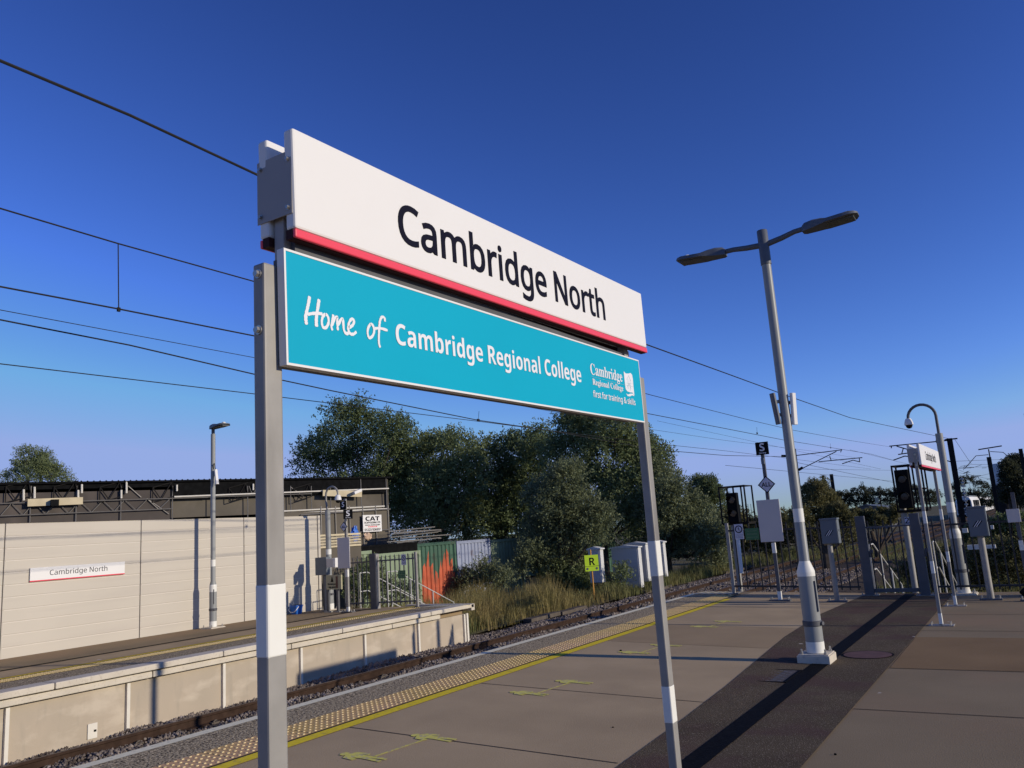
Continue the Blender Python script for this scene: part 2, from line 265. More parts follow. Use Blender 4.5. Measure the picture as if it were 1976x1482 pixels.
# ------------------------------------------------------------------ lettering
FONT = json.loads('''{"S":{"&":[102.5,[[426,1015,496,1009,555,989,603,958,639,916,661,863,668,800,654,718,611,650,547,591,468,538,738,277,798,377,836,500,961,500,905,333,866,261,818,199,1022,0,856,0,734,118,640,49,529,3,389,-14,299,-6,222,18,159,57,113,111,84,179,74,261,81,327,100,384,132,433,175,476,290,555,232,625,186,704,168,797,176,861,199,915,237,958,288,989,351,1009],[364,478,278,418,223,352,208,312,203,265,216,195,255,141,315,107,394,95,477,103,548,125,655,195],[422,915,368,907,326,884,298,847,289,798,295,750,315,705,392,611,463,657,511,701,537,747,546,800,538,846,513,882,473,907]]],"0":[80.1,[[732,501,714,284,691,196,656,123,610,64,553,21,482,-5,399,-14,297,1,214,48,150,123,104,225,78,352,69,501,77,652,102,779,144,880,207,954,292,1000,399,1015,502,1000,585,954,650,880,696,779,723,652],[192,501,197,376,212,273,239,193,278,137,331,102,399,91,467,102,520,136,560,192,587,272,603,376,608,501,603,627,587,729,560,808,520,865,467,899,399,910,331,899,278,865,239,808,212,729,197,627]]],"1":[80.1,[[497,0,377,0,377,699,377,768,380,820,382,871,342,833,296,794,189,707,125,790,395,1000,497,1000]]],"2":[80.1,[[728,0,67,0,67,102,329,367,457,501,535,617,555,676,562,741,549,814,513,866,456,898,385,909,317,903,257,884,144,814,78,896,165,957,267,999,385,1014,472,1006,546,982,606,943,651,890,678,825,688,748,680,672,655,601,617,533,566,466,431,324,223,118,223,112,728,112]]],"3":[80.1,[[690,766,684,703,665,650,635,605,593,570,542,544,483,527,483,521,588,495,662,445,707,374,721,284,711,202,681,130,629,69,555,24,459,-5,338,-14,192,-2,63,41,63,155,199,107,339,90,455,103,533,142,578,205,592,287,584,344,560,389,519,422,464,445,394,459,312,464,216,464,216,569,314,569,390,575,452,592,500,621,536,659,557,705,564,758,552,822,515,870,458,900,382,910,286,900,205,870,130,826,69,910,128,950,201,983,286,1006,381,1014,518,996,614,944,671,864]]],"4":[80.1,[[773,227,627,227,627,0,508,0,508,227,29,227,29,332,500,1006,627,1006,627,338,773,338],[508,653,509,719,511,776,513,827,515,874,510,874,482,817,450,765,150,338,508,338]]],"5":[80.1,[[385,613,481,605,563,578,630,536,680,478,711,406,721,319,710,223,676,141,622,75,548,26,456,-4,347,-14,202,0,88,41,88,157,211,109,349,91,418,97,478,114,527,144,564,186,588,240,595,307,580,393,535,457,457,497,345,510,255,503,174,489,112,528,150,1000,651,1000,651,888,255,888,231,598,296,608]]],"6":[80.1,[[77,427,89,598,130,757,165,828,211,890,270,942,342,981,430,1006,535,1014,600,1011,658,1001,658,896,602,909,538,913,449,905,377,881,319,843,275,793,243,732,221,664,200,508,209,508,262,569,340,611,445,626,527,617,597,590,655,547,699,487,726,412,735,322,725,225,696,143,649,76,586,27,509,-4,417,-14,348,-7,284,13,226,46,176,94,134,156,103,232,84,322],[416,90,496,104,559,146,600,219,613,322,601,408,565,473,505,515,420,529,359,523,305,502,262,471,229,433,209,390,202,346,215,255,256,172,323,112,366,95]]],"7":[80.1,[[190,0,601,888,62,888,62,1000,732,1000,732,905,326,0]]],"8":[80.1,[[399,1014,482,1007,555,987,615,953,660,906,689,847,699,775,692,718,673,669,604,590,508,529,620,463,666,423,701,377,724,323,731,259,721,181,690,114,642,60,576,20,496,-6,403,-14,304,-6,221,18,155,57,107,110,78,176,69,255,76,319,97,374,131,421,174,461,276,522,187,586,124,668,107,718,101,776,111,847,140,905,186,952,246,986,318,1007],[189,254,202,187,241,132,307,96,401,84,491,96,557,132,597,188,611,258,604,304,585,344,512,410,401,464,378,472,275,415,211,345,195,302],[398,915,328,905,271,877,234,832,221,770,227,723,246,683,312,624,405,577,492,623,554,684,571,724,577,770,565,832,528,877,471,905]]],"9":[80.1,[[728,573,716,403,675,243,640,172,594,110,535,58,462,19,374,-6,269,-14,204,-11,143,0,143,105,202,92,266,87,356,95,428,119,485,157,529,207,562,266,584,335,604,490,595,490,542,431,464,389,357,374,277,383,207,410,149,453,106,513,79,587,70,676,80,774,110,857,158,924,221,973,299,1004,389,1014,458,1007,522,987,580,953,630,905,671,843,702,768,722,678],[389,910,310,896,247,853,206,780,192,678,204,592,239,526,298,484,384,471,446,477,500,498,544,529,576,567,597,610,604,654,590,744,550,828,483,888,439,905]]],"A":[89.5,[[763,0,643,310,246,310,127,0,0,0,391,1004,504,1004,894,0],[493,724,479,765,460,826,445,874,431,817,415,765,402,724,289,422,605,422]]],"C":[88.5,[[564,903,488,897,420,876,361,842,311,796,271,738,242,669,224,589,218,500,228,385,257,286,305,205,372,146,458,109,563,97,688,108,803,136,803,27,687,-4,545,-14,405,2,290,49,200,125,137,228,98,355,85,501,93,610,117,709,156,796,209,871,277,932,360,977,456,1005,566,1014,714,999,842,955,791,849,688,887]]],"D":[102.2,[[937,510,921,355,875,228,799,129,696,57,568,14,415,0,136,0,136,1000,444,1000,585,986,706,944,804,875,877,779,922,658],[804,506,793,627,760,724,706,798,631,851,537,882,426,892,262,892,262,108,398,108,575,133,702,208,779,332]]],"E":[77.9,[[695,0,136,0,136,1000,695,1000,695,889,262,889,262,577,669,577,669,468,262,468,262,111,695,111]]],"F":[72.7,[[262,0,136,0,136,1000,695,1000,695,889,262,889,262,535,668,535,668,424,262,424]]],"G":[102.0,[[570,528,916,528,916,38,752,-1,564,-14,421,2,303,48,209,124,141,226,99,352,85,500,101,646,147,772,222,874,324,950,452,998,604,1014,763,999,902,955,854,846,735,887,597,903,486,891,392,854,317,795,262,715,228,616,217,500,227,388,256,289,305,208,377,146,472,108,594,95,706,102,790,119,790,416,570,416]]],"I":[47.5,[[417,0,56,0,56,73,174,99,174,899,56,927,56,1000,417,1000,417,927,300,899,300,99,417,73]]],"L":[73.4,[[136,0,136,1000,262,1000,262,112,699,112,699,0]]],"N":[106.4,[[929,0,782,0,246,831,241,831,246,754,250,660,252,559,252,0,136,0,136,1000,282,1000,815,172,821,172,817,239,813,338,811,436,811,1000,929,1000]]],"O":[109.4,[[1008,501,1001,391,979,291,942,203,891,127,826,67,747,22,654,-5,548,-14,438,-5,343,23,264,68,199,128,149,203,113,291,92,392,85,503,98,647,136,772,199,874,289,951,406,999,549,1015,687,999,801,952,891,875,956,772,995,647],[218,501,227,384,254,284,298,204,362,144,445,107,548,95,651,107,733,144,796,204,840,284,867,384,875,501,856,670,797,798,696,878,549,905,446,893,362,856,298,798,254,718,227,619]]],"P":[84.7,[[401,1000,570,981,686,923,754,830,776,706,756,588,729,534,689,486,635,446,566,415,480,396,377,389,262,389,262,0,136,0,136,1000],[389,892,262,892,262,497,363,497,450,502,521,518,576,544,615,583,638,634,646,700,630,785,584,845,505,880]]],"R":[87.1,[[412,1000,525,992,617,968,687,929,737,874,766,803,776,716,769,643,746,583,713,535,672,498,576,448,850,0,703,0,461,413,262,413,262,0,136,0,136,1000],[405,891,262,891,262,520,412,520,517,532,590,568,632,628,646,710,639,769,620,815,587,849,541,873,480,886]]],"S":[76.9,[[703,268,692,185,660,116,607,60,536,20,448,-6,346,-14,239,-8,146,8,71,34,71,154,197,113,352,95,420,100,476,115,520,139,552,171,571,210,577,256,572,301,556,339,527,371,484,401,342,462,229,513,148,576,100,655,84,759,94,833,125,896,173,946,237,983,315,1006,403,1014,555,999,679,958,640,850,527,888,401,903,343,899,296,885,259,863,232,834,217,798,211,758,217,711,232,674,260,642,301,613,430,556,579,487,633,446,672,398,695,339]]],"T":[77.9,[[452,0,326,0,326,889,14,889,14,1000,763,1000,763,889,452,889]]],"U":[102.4,[[896,353,886,254,854,166,801,91,726,34,628,-2,507,-14,343,11,223,88,150,205,126,356,126,1000,252,1000,252,352,268,243,317,162,399,112,514,95,596,103,662,128,711,167,745,219,765,282,772,353,772,1000,896,1000]]],"W":[130.3,[[1284,1000,1018,0,891,0,696,655,679,716,664,775,652,823,646,853,641,823,630,775,616,715,598,651,409,0,282,0,17,1000,148,1000,304,389,319,326,333,264,343,206,352,151,361,209,373,270,388,333,405,396,581,1000,711,1000,895,392,913,327,929,263,940,204,950,151,961,225,978,305,999,391,1153,1000]]],"Y":[79.3,[[396,508,657,1000,793,1000,459,388,459,0,333,0,333,382,0,1000,137,1000]]],"a":[78.6,[[403,763,523,748,606,703,656,625,672,511,672,0,583,0,559,106,553,106,487,39,408,-1,301,-14,237,-8,180,10,132,40,95,83,72,140,64,209,86,308,153,382,265,429,424,448,552,452,552,497,542,577,511,627,462,655,396,664,284,646,185,606,147,699,263,744],[440,363,321,349,246,318,205,271,192,207,202,153,230,115,274,93,329,85,416,99,487,138,535,205,550,300,550,367]]],"b":[86.1,[[242,805,240,716,235,651,242,651,280,695,331,731,395,755,475,763,601,739,700,666,763,545,784,375,775,257,746,160,699,84,637,29,562,-3,475,-14,395,-6,331,18,280,54,242,95,232,95,207,0,119,0,119,1064,242,1064],[454,661,382,654,328,631,288,593,262,539,247,468,242,380,242,374,254,252,288,162,353,107,457,88,545,107,607,162,644,253,657,377,644,501,607,590,544,643]]],"c":[67.2,[[420,-14,326,-4,243,27,174,78,121,153,88,250,77,371,89,497,123,597,178,672,249,724,333,755,429,765,539,753,626,724,588,622,510,646,426,657,357,649,301,625,258,585,228,529,210,459,204,373,210,290,228,220,258,165,300,125,353,100,419,92,527,105,613,136,613,27,530,-4]]],"d":[86.1,[[385,-14,259,10,161,83,98,205,77,374,98,544,162,666,260,740,387,765,489,750,564,710,619,654,627,654,623,708,619,765,619,1064,742,1064,742,0,643,0,625,101,619,101,564,43,488,1],[405,88,506,105,572,153,608,235,620,350,620,373,609,496,574,588,508,644,403,662,316,643,254,583,217,491,204,371,217,252,254,162,317,107]]],"e":[79.0,[[409,765,499,754,575,723,636,672,681,604,709,522,718,426,718,352,204,352,222,239,270,158,344,108,444,91,571,104,685,143,685,35,571,-2,438,-14,338,-3,250,29,177,84,123,159,88,255,77,370,87,484,118,581,168,659,235,717,316,753],[408,664,329,650,268,607,227,539,207,450,590,450,585,510,570,562,545,604,511,637,465,657]]],"f":[48.2,[[465,655,276,655,276,0,153,0,153,655,21,655,21,713,153,755,153,798,160,886,181,955,217,1007,265,1043,325,1064,396,1071,478,1064,542,1046,510,950,458,964,398,971,344,960,306,929,283,876,276,800,276,751,465,751]]],"g":[86.1,[[385,765,456,758,519,737,574,701,620,651,627,651,644,751,742,751,742,-13,733,-110,706,-191,660,-254,595,-300,511,-327,406,-336,257,-324,136,-289,136,-175,261,-218,413,-234,499,-220,565,-177,607,-110,620,-22,620,7,622,55,625,99,619,99,575,49,522,14,459,-7,387,-14,257,12,159,88,98,211,77,374,98,535,159,659,256,738],[402,661,344,653,295,627,256,586,228,529,210,458,204,373,217,250,256,160,318,105,405,87,503,102,540,120,570,148,609,228,622,345,622,374,616,466,599,539,569,594,527,632,471,654]]],"h":[86.6,[[242,752,240,697,235,647,244,647,304,711,385,750,478,763,561,756,630,735,683,698,721,646,744,576,752,489,752,0,630,0,630,480,620,560,590,616,537,650,462,661,387,653,331,630,290,591,263,537,247,469,242,388,242,0,119,0,119,1064,242,1064]]],"i":[36.1,[[242,751,242,0,119,0,119,751],[182,1032,232,1013,248,989,254,954,248,919,232,895,182,875,154,880,130,895,114,919,109,954,114,989,130,1013,154,1027]]],"k":[74.8,[[241,508,239,450,235,387,241,387,266,419,300,461,331,497,570,751,714,751,410,430,735,0,587,0,326,350,241,276,241,0,119,0,119,1064,241,1064]]],"l":[36.1,[[242,0,119,0,119,1064,242,1064]]],"m":[131.0,[[943,765,1054,748,1133,700,1180,614,1196,489,1196,0,1074,0,1074,483,1065,561,1037,616,990,650,922,661,828,645,765,598,730,521,718,415,718,0,597,0,597,483,580,582,559,617,529,641,491,656,443,661,375,653,324,630,286,591,261,538,247,471,242,389,242,0,119,0,119,751,218,751,237,648,244,648,302,714,378,752,465,765,545,757,610,734,660,695,695,639,702,639,746,695,805,734,872,757]]],"n":[86.6,[[480,765,598,748,683,700,735,614,752,489,752,0,630,0,630,480,620,560,590,616,537,650,462,661,357,644,290,591,254,506,242,389,242,0,119,0,119,751,218,751,237,648,244,648,306,714,388,752]]],"o":[84.7,[[772,377,766,288,747,211,717,144,677,88,627,44,567,12,498,-8,422,-14,350,-8,284,12,225,44,175,88,134,144,103,211,84,288,77,377,88,492,119,588,170,664,239,719,325,753,426,765,522,753,606,719,675,664,728,588,761,492],[204,377,210,294,228,223,257,166,300,123,355,97,424,88,493,97,549,123,592,166,621,223,638,294,644,377,638,460,620,529,591,585,548,627,493,652,423,661,324,642,256,585,217,495]]],"p":[86.1,[[476,765,601,741,700,668,763,547,784,377,775,259,746,162,700,85,638,30,562,-3,475,-14,373,1,296,41,242,95,234,95,239,35,242,-28,242,-336,119,-336,119,751,220,751,237,648,242,648,296,707,372,749],[454,661,386,654,332,632,292,596,265,546,249,481,242,401,242,377,247,291,262,220,288,163,328,122,384,97,457,88,519,98,569,126,608,171,635,229,651,299,657,378,644,494,607,584,544,642]]],"r":[57.8,[[469,765,515,763,557,756,542,643,502,650,461,653,378,634,308,583,260,504,242,401,242,0,119,0,119,751,220,751,234,613,239,613,297,690,374,744,419,760]]],"s":[67.1,[[608,207,599,140,571,85,527,42,468,11,394,-8,308,-14,173,-1,73,34,73,146,181,104,311,85,392,93,447,116,478,151,489,196,473,246,418,291,304,342,179,398,133,429,99,465,78,510,71,566,91,650,149,713,239,752,353,765,481,751,592,714,550,616,451,650,345,664,278,658,229,639,199,610,189,573,207,520,268,478,382,430,504,375,549,344,581,307,601,262]]],"t":[50.6,[[370,87,427,92,475,102,475,8,419,-8,349,-14,292,-9,240,6,195,34,160,77,137,138,129,218,129,655,22,655,22,714,130,763,179,923,252,923,252,751,469,751,469,655,252,655,252,221,260,162,285,120,323,95]]],"u":[86.6,[[746,751,746,0,646,0,627,99,622,99,560,35,478,-2,384,-14,301,-7,233,15,180,51,141,104,118,173,111,259,111,751,235,751,235,268,245,189,276,133,328,99,402,88,477,96,534,120,576,159,603,212,618,280,623,360,623,751]]],"v":[71.1,[[284,0,0,751,132,751,291,308,315,239,338,167,352,109,357,109,373,168,397,241,420,308,580,751,711,751,426,0]]],"w":[110.1,[[604,424,587,482,572,537,560,585,552,623,546,623,539,585,527,536,513,481,496,423,361,1,221,1,15,752,143,752,246,352,268,270,285,191,296,127,301,127,311,169,323,223,337,279,352,329,485,752,619,752,748,329,768,261,787,190,798,129,804,129,814,188,833,267,854,352,959,752,1085,752,877,1,732,1]]],"y":[71.4,[[1,751,133,751,296,324,321,251,343,183,359,119,364,119,391,211,429,325,581,751,714,751,391,-104,328,-226,289,-273,242,-307,185,-329,118,-336,59,-333,15,-325,15,-227,53,-232,98,-235,173,-219,227,-173,265,-102,304,-3]]]," ":[36.4,[]]},"B":{"&":[102.5,[[389,-14,260,4,160,57,96,144,74,261,89,358,132,433,201,496,290,555,207,662,178,725,168,797,185,889,237,958,319,1001,426,1015,526,1001,603,959,652,891,668,800,654,718,611,650,547,591,468,538,738,277,798,377,836,500,961,500,905,333,866,261,818,199,1022,0,856,0,734,118,664,64,587,22,497,-5],[392,611,511,701,537,747,546,800,538,846,513,882,473,907,422,915,368,907,326,884,298,847,289,798,295,750,315,705],[394,95,477,103,548,125,655,195,364,478,246,387,214,333,203,265,216,195,255,141,315,107]]],"A":[96.6,[[0,0,353,1004,612,1004,966,0,738,0,665,238,301,238,228,0],[354,416,615,416,541,648,523,709,501,783,483,849,464,779,442,701,426,648]]],"C":[89.2,[[531,-14,390,2,277,50,190,126,129,229,93,354,81,499,95,641,136,766,203,870,295,948,411,998,550,1014,700,995,843,944,775,772,662,818,550,838,443,815,364,746,316,639,300,497,315,356,359,250,437,184,550,162,673,176,805,216,805,38,675,-1]]],"R":[92.4,[[126,0,126,1000,417,1000,595,981,719,926,792,832,817,700,810,636,791,581,722,494,630,436,924,0,689,0,451,384,338,384,338,0],[338,556,406,556,496,565,557,591,591,634,602,695,590,756,554,796,492,819,402,826,338,826]]],"S":[77.2,[[347,-14,197,1,64,46,64,244,212,187,288,168,364,161,431,169,475,191,500,225,508,268,494,318,452,359,314,431,238,470,160,528,99,612,82,666,76,730,98,849,167,939,274,995,415,1014,564,996,711,944,643,779,520,822,408,838,354,831,315,810,291,777,283,737,295,689,331,653,472,577,603,502,651,459,686,409,708,349,716,277,692,158,620,65,504,6]]],"T":[81.1,[[300,0,300,824,28,824,28,1000,783,1000,783,824,511,824,511,0]]],"a":[84.6,[[296,-14,202,1,126,46,76,121,59,228,80,334,144,408,251,453,401,472,534,476,534,510,526,562,502,598,464,619,415,626,305,610,199,570,130,711,267,762,423,780,559,763,659,714,720,629,741,510,741,0,595,0,555,104,549,104,499,50,445,14,381,-7],[374,139,436,149,487,179,522,227,534,291,534,354,452,352,367,341,312,315,283,276,273,227,280,186,301,159]]],"b":[88.7,[[529,-14,454,-6,397,16,318,84,304,84,269,0,109,0,109,1064,318,1064,318,817,315,731,310,665,318,665,354,709,401,746,460,770,535,779,652,754,744,679,804,555,824,384,803,211,742,87,648,11],[471,155,528,170,573,215,601,288,611,387,601,485,572,555,527,598,468,612,399,599,354,562,328,498,318,408,318,385,326,287,351,215,397,170]]],"d":[88.7,[[352,-14,236,11,144,86,83,210,63,381,83,553,144,678,238,754,357,779,432,771,493,746,541,710,577,667,584,667,574,732,569,819,569,1064,777,1064,777,0,618,0,577,99,569,99,533,55,486,19,426,-6],[424,153,498,165,546,204,573,268,583,357,583,380,574,478,548,550,499,595,422,609,360,594,314,550,284,477,275,378,284,280,314,209,361,167]]],"e":[82.8,[[455,-14,347,-3,252,29,173,82,113,158,76,256,63,377,74,500,109,600,163,678,235,734,323,768,424,779,566,756,675,688,744,579,768,431,768,331,275,331,289,252,327,192,386,154,465,141,599,156,724,202,724,41,606,-1],[279,469,571,469,562,533,535,585,490,619,426,630,371,620,326,591,294,541]]],"f":[54.2,[[143,0,143,608,28,608,28,709,143,765,143,821,151,908,176,973,216,1019,270,1049,336,1066,413,1071,525,1062,605,1039,552,887,500,900,436,906,398,900,372,880,352,812,352,765,532,765,532,608,352,608,352,0]]],"g":[88.7,[[395,-336,244,-326,109,-291,109,-125,255,-169,408,-183,478,-173,528,-140,559,-86,569,-10,569,6,571,55,574,99,569,99,526,48,475,13,417,-7,352,-14,231,12,139,90,82,215,63,381,83,548,141,674,235,752,357,779,483,751,578,667,584,667,601,765,777,765,777,-1,753,-146,681,-251,561,-315],[426,150,495,161,544,195,573,258,583,354,583,380,573,485,545,556,495,596,423,609,359,595,313,551,285,479,276,378,285,278,313,207,360,164]]],"i":[42.7,[[214,860,170,866,134,882,109,914,101,962,109,1012,134,1043,214,1064,294,1043,319,1012,328,962,319,914,294,882],[109,0,109,765,318,765,318,0]]],"k":[86.8,[[109,0,109,1064,318,1064,318,588,314,502,307,416,310,416,353,475,401,532,615,765,850,765,546,433,868,0,627,0,408,310,318,238,318,0]]],"l":[42.7,[[109,0,109,1064,318,1064,318,0]]],"m":[137.5,[[109,0,109,765,269,765,297,667,308,667,350,717,404,752,466,772,531,779,609,772,674,751,725,717,763,667,782,667,823,717,879,752,942,772,1007,779,1121,762,1204,712,1254,626,1270,499,1270,0,1062,0,1062,447,1054,519,1033,571,997,602,947,612,876,597,829,553,803,481,794,384,794,0,585,0,585,447,578,519,557,571,521,602,471,612,397,596,351,547,326,468,318,360,318,0]]],"n":[92.0,[[109,0,109,765,269,765,297,667,308,667,351,717,408,752,474,772,543,779,654,762,741,712,797,626,815,499,815,0,606,0,606,447,599,519,577,571,539,602,483,612,403,596,353,547,327,468,318,360,318,0]]],"o":[86.7,[[431,-14,331,-2,242,32,167,89,111,167,75,266,63,384,88,552,162,676,280,753,436,779,537,767,626,732,700,676,756,599,792,501,804,384,779,215,704,90,586,12],[434,154,505,169,554,212,582,284,591,384,582,483,554,554,505,596,433,611,362,596,313,554,285,483,276,384,285,284,313,212,362,169]]],"r":[63.6,[[109,0,109,765,268,765,298,636,308,636,348,690,401,737,464,768,536,779,573,777,606,773,591,577,562,582,529,584,427,565,383,540,348,504,325,454,318,389,318,0]]],"s":[69.6,[[317,-14,179,-4,64,31,64,203,197,157,324,139,376,143,411,157,430,178,437,204,426,239,381,275,272,325,154,386,114,419,85,459,69,507,63,566,84,659,146,725,242,765,366,779,501,765,634,718,571,569,465,609,363,625,293,612,270,574,282,541,328,510,430,465,543,410,586,377,617,338,636,289,643,227,622,124,561,48,459,2]]],"t":[60.8,[[371,-14,249,8,200,39,163,86,140,152,132,239,132,608,32,608,32,696,147,766,207,927,340,927,340,765,555,765,555,608,340,608,340,239,347,202,366,174,395,158,431,153,499,160,563,176,563,21,480,-4]]]," ":[36.4,[]]},"F":{"C":[102.8,[[563,-24,424,-7,302,44,200,124,122,229,74,357,58,501,74,645,123,771,201,875,305,955,429,1005,569,1022,679,1008,807,966,851,956,896,972,920,1022,959,1022,959,677,922,677,862,800,782,894,688,954,583,973,466,944,382,854,332,705,316,497,334,302,389,163,482,79,611,52,699,63,786,98,868,155,941,233,982,195,899,99,802,31,690,-10]]],"R":[103.8,[[34,0,34,38,98,48,137,69,157,110,164,177,164,832,157,892,136,931,98,953,35,963,35,1000,476,1000,670,984,807,935,889,853,916,735,902,651,860,582,790,529,692,491,948,111,993,56,1050,38,1055,38,1055,0,743,0,442,466,400,466,400,177,406,110,426,69,466,48,531,38,531,0],[400,513,447,513,546,527,614,567,654,637,667,737,656,829,623,895,569,934,493,947,444,942,417,928,400,847]]],"a":[75.5,[[559,-22,474,3,440,77,332,5,209,-19,141,-8,88,25,55,76,44,139,68,227,139,299,261,360,437,417,437,529,430,583,410,620,375,642,324,649,253,637,229,602,249,563,270,507,263,471,241,443,209,425,170,419,129,426,98,446,79,478,72,519,81,568,108,611,151,648,208,676,277,693,355,699,490,685,578,642,627,568,643,462,643,137,647,87,668,75,704,91,723,60,646,-1],[332,74,382,90,437,139,437,372,359,344,304,304,271,251,260,184,278,101]]],"b":[79.2,[[94,-25,94,853,80,941,18,965,18,1000,304,1000,304,612,385,677,485,699,559,688,623,656,676,605,717,538,742,457,751,364,740,258,709,165,659,87,592,28,512,-10,422,-22,324,-1,230,62,117,-25],[401,31,467,50,509,108,531,208,538,351,531,469,507,551,466,599,404,615,341,592,317,565,304,531,304,150,328,61]]],"d":[81.3,[[307,-22,234,-11,170,23,117,76,77,146,51,229,43,323,52,429,79,521,122,597,178,653,246,688,320,699,414,678,490,615,490,881,484,919,466,945,386,965,386,1000,701,1000,701,165,713,89,735,71,776,60,776,24,645,12,490,-22,490,86,413,5],[376,62,410,69,443,91,471,124,490,167,490,531,478,565,453,592,382,617,324,599,286,549,265,461,258,336,264,215,285,128,321,79]]],"e":[66.1,[[338,-22,257,-11,186,23,126,77,81,150,52,240,43,345,53,442,83,528,130,599,191,653,264,688,345,699,459,678,546,615,602,514,621,381,621,364,257,364,269,246,303,161,360,110,438,93,520,117,593,189,625,159,500,23],[255,422,442,422,442,472,424,608,397,641,354,652,280,601,255,447]]],"g":[71.8,[[320,-308,195,-298,105,-267,49,-220,31,-164,61,-101,150,-56,76,-2,52,66,62,118,93,162,146,203,224,242,93,330,49,466,58,531,87,588,133,634,192,670,264,692,345,699,430,691,512,668,696,668,696,588,588,588,627,521,640,447,632,386,606,332,566,287,513,254,450,233,378,226,344,227,311,229,247,207,228,184,221,156,243,120,310,108,385,108,569,88,626,64,664,28,686,-20,693,-81,669,-176,598,-248,481,-293],[345,273,390,285,418,320,433,379,438,463,433,548,418,606,390,640,345,652,301,640,272,606,256,548,251,463,256,379,272,320,301,285],[353,-255,451,-248,522,-228,564,-193,578,-145,570,-112,547,-91,450,-75,212,-75,174,-113,161,-159,173,-196,208,-227,267,-248]]],"i":[43.5,[[221,795,178,803,142,827,119,862,111,906,119,949,142,985,178,1010,221,1018,265,1010,300,985,324,949,332,906,324,862,299,827,264,803],[40,0,40,35,100,56,115,122,115,553,103,625,44,645,46,681,326,681,326,122,339,58,395,35,395,0]]],"l":[43.8,[[40,0,40,35,100,56,115,122,115,873,103,942,83,958,44,965,44,1000,326,1000,326,122,339,58,395,35,395,0]]],"m":[121.7,[[40,0,40,35,99,56,115,122,115,556,100,623,78,640,41,646,41,681,322,681,322,581,413,670,521,699,642,668,704,574,800,668,917,699,1000,684,1059,640,1094,567,1106,465,1106,122,1120,57,1141,41,1177,35,1177,0,829,0,829,35,864,42,885,58,900,122,900,476,886,566,865,588,829,596,767,577,712,521,712,122,726,58,747,42,782,35,782,0,438,0,438,35,473,42,494,58,509,122,509,476,496,566,475,588,438,596,374,576,322,516,322,122,335,58,355,43,389,35,389,0]]],"n":[83.6,[[40,0,40,35,99,56,115,122,115,556,100,623,78,640,41,646,41,681,324,681,324,587,417,671,534,699,618,684,678,640,714,567,726,465,726,122,740,57,762,41,798,35,798,0,444,0,444,35,454,35,501,57,516,122,516,476,503,566,482,588,445,596,381,576,324,516,324,122,338,57,360,41,395,35,395,0]]],"o":[73.9,[[370,-22,279,-10,198,25,132,81,83,154,52,241,41,338,52,437,83,524,132,597,198,653,278,688,369,699,459,688,538,653,604,599,654,527,686,439,696,338,686,238,654,150,604,78,539,24,460,-11],[370,25,423,40,459,86,477,178,482,338,476,499,456,594,421,641,370,656,316,641,282,594,263,499,257,339,263,179,282,86,317,40]]],"r":[63.1,[[40,0,40,35,100,56,115,122,115,553,102,626,44,645,46,681,320,681,320,553,362,616,411,662,462,690,512,699,566,691,605,667,628,631,636,584,629,545,611,515,581,495,544,488,487,507,454,549,414,571,384,561,355,530,334,483,327,422,327,122,333,81,349,55,434,35,434,0]]]," ":[38.3,[]]}}''')
def glyph_run(font, s, h, xs=1.0, track=0.0):
    """contours of a line of text with capital height h, starting at x=0"""
    x = 0.0; out = []
    for ch in s:
        adv, cs = FONT[font][ch]
        for c in cs: out.append([(x + c[i] * h * xs / 1000.0, c[i + 1] * h / 1000.0) for i in range(0, len(c), 2)])
        x += adv * h * xs / 100.0 + track
    return out, x - track
def lettering(name, contours, m, parent, at, ux=(0, 1, 0), uy=(0, 0, 1), nrm=(1, 0, 0), bold=0.0, depth=0.0008):
    # group contours by overlap in x so that each letter is filled on its own
    gs = []
    for c in contours:
        a, b = min(p[0] for p in c), max(p[0] for p in c)
        for g in gs:
            if min(b, g[1]) - max(a, g[0]) > .5 * min(b - a, g[1] - g[0]): g[2].append(c); g[0] = min(a, g[0]); g[1] = max(b, g[1]); break
        else: gs.append([a, b, [c]])
    mb = MB(); dg = bpy.context.evaluated_depsgraph_get()
    for k, g in enumerate(gs):
        cu = bpy.data.curves.new('outline', 'CURVE'); cu.dimensions = '2D'; cu.fill_mode = 'BOTH'; cu.offset = bold; cu.extrude = depth
        for c in g[2]:
            sp = cu.splines.new('POLY'); sp.points.add(len(c) - 1); sp.use_cyclic_u = True
            for i, p in enumerate(c): sp.points[i].co = ((p[0] - g[0]) * 10, p[1] * 10, 0, 1)
        cu.offset = bold * 10; cu.extrude = depth * 10
        t = bpy.data.objects.new('outline', cu); COL.objects.link(t); dg.update()
        me = bpy.data.meshes.new_from_object(t.evaluated_get(dg))
        mb.add([(v.co.x / 10 + g[0], v.co.y / 10, v.co.z / 10 + .00002 * (k % 2)) for v in me.vertices], [tuple(p.vertices) for p in me.polygons])
        bpy.data.objects.remove(t); bpy.data.curves.remove(cu); bpy.data.meshes.remove(me)
    o = mb.build(name, m, parent, fix=False); me = o.data
    mt = Matrix((Vector(ux), Vector(uy), Vector(nrm))).transposed().to_4x4(); mt.translation = Vector(at); me.transform(mt)
    return o
def text(name, font, s, h, m, parent, at, width=None, xs=1.0, bold=0.0, anchor='l', depth=0.0008, **k):
    c, w = glyph_run(font, s, h, xs)
    if width: f = width / w; c = [[(p[0] * f, p[1]) for p in q] for q in c]; w = width
    dx = {'l': 0, 'c': -w / 2, 'r': -w}[anchor]
    c = [[(p[0] + dx, p[1]) for p in q] for q in c]
    return lettering(name, c, m, parent, at, bold=bold, depth=depth, **k)
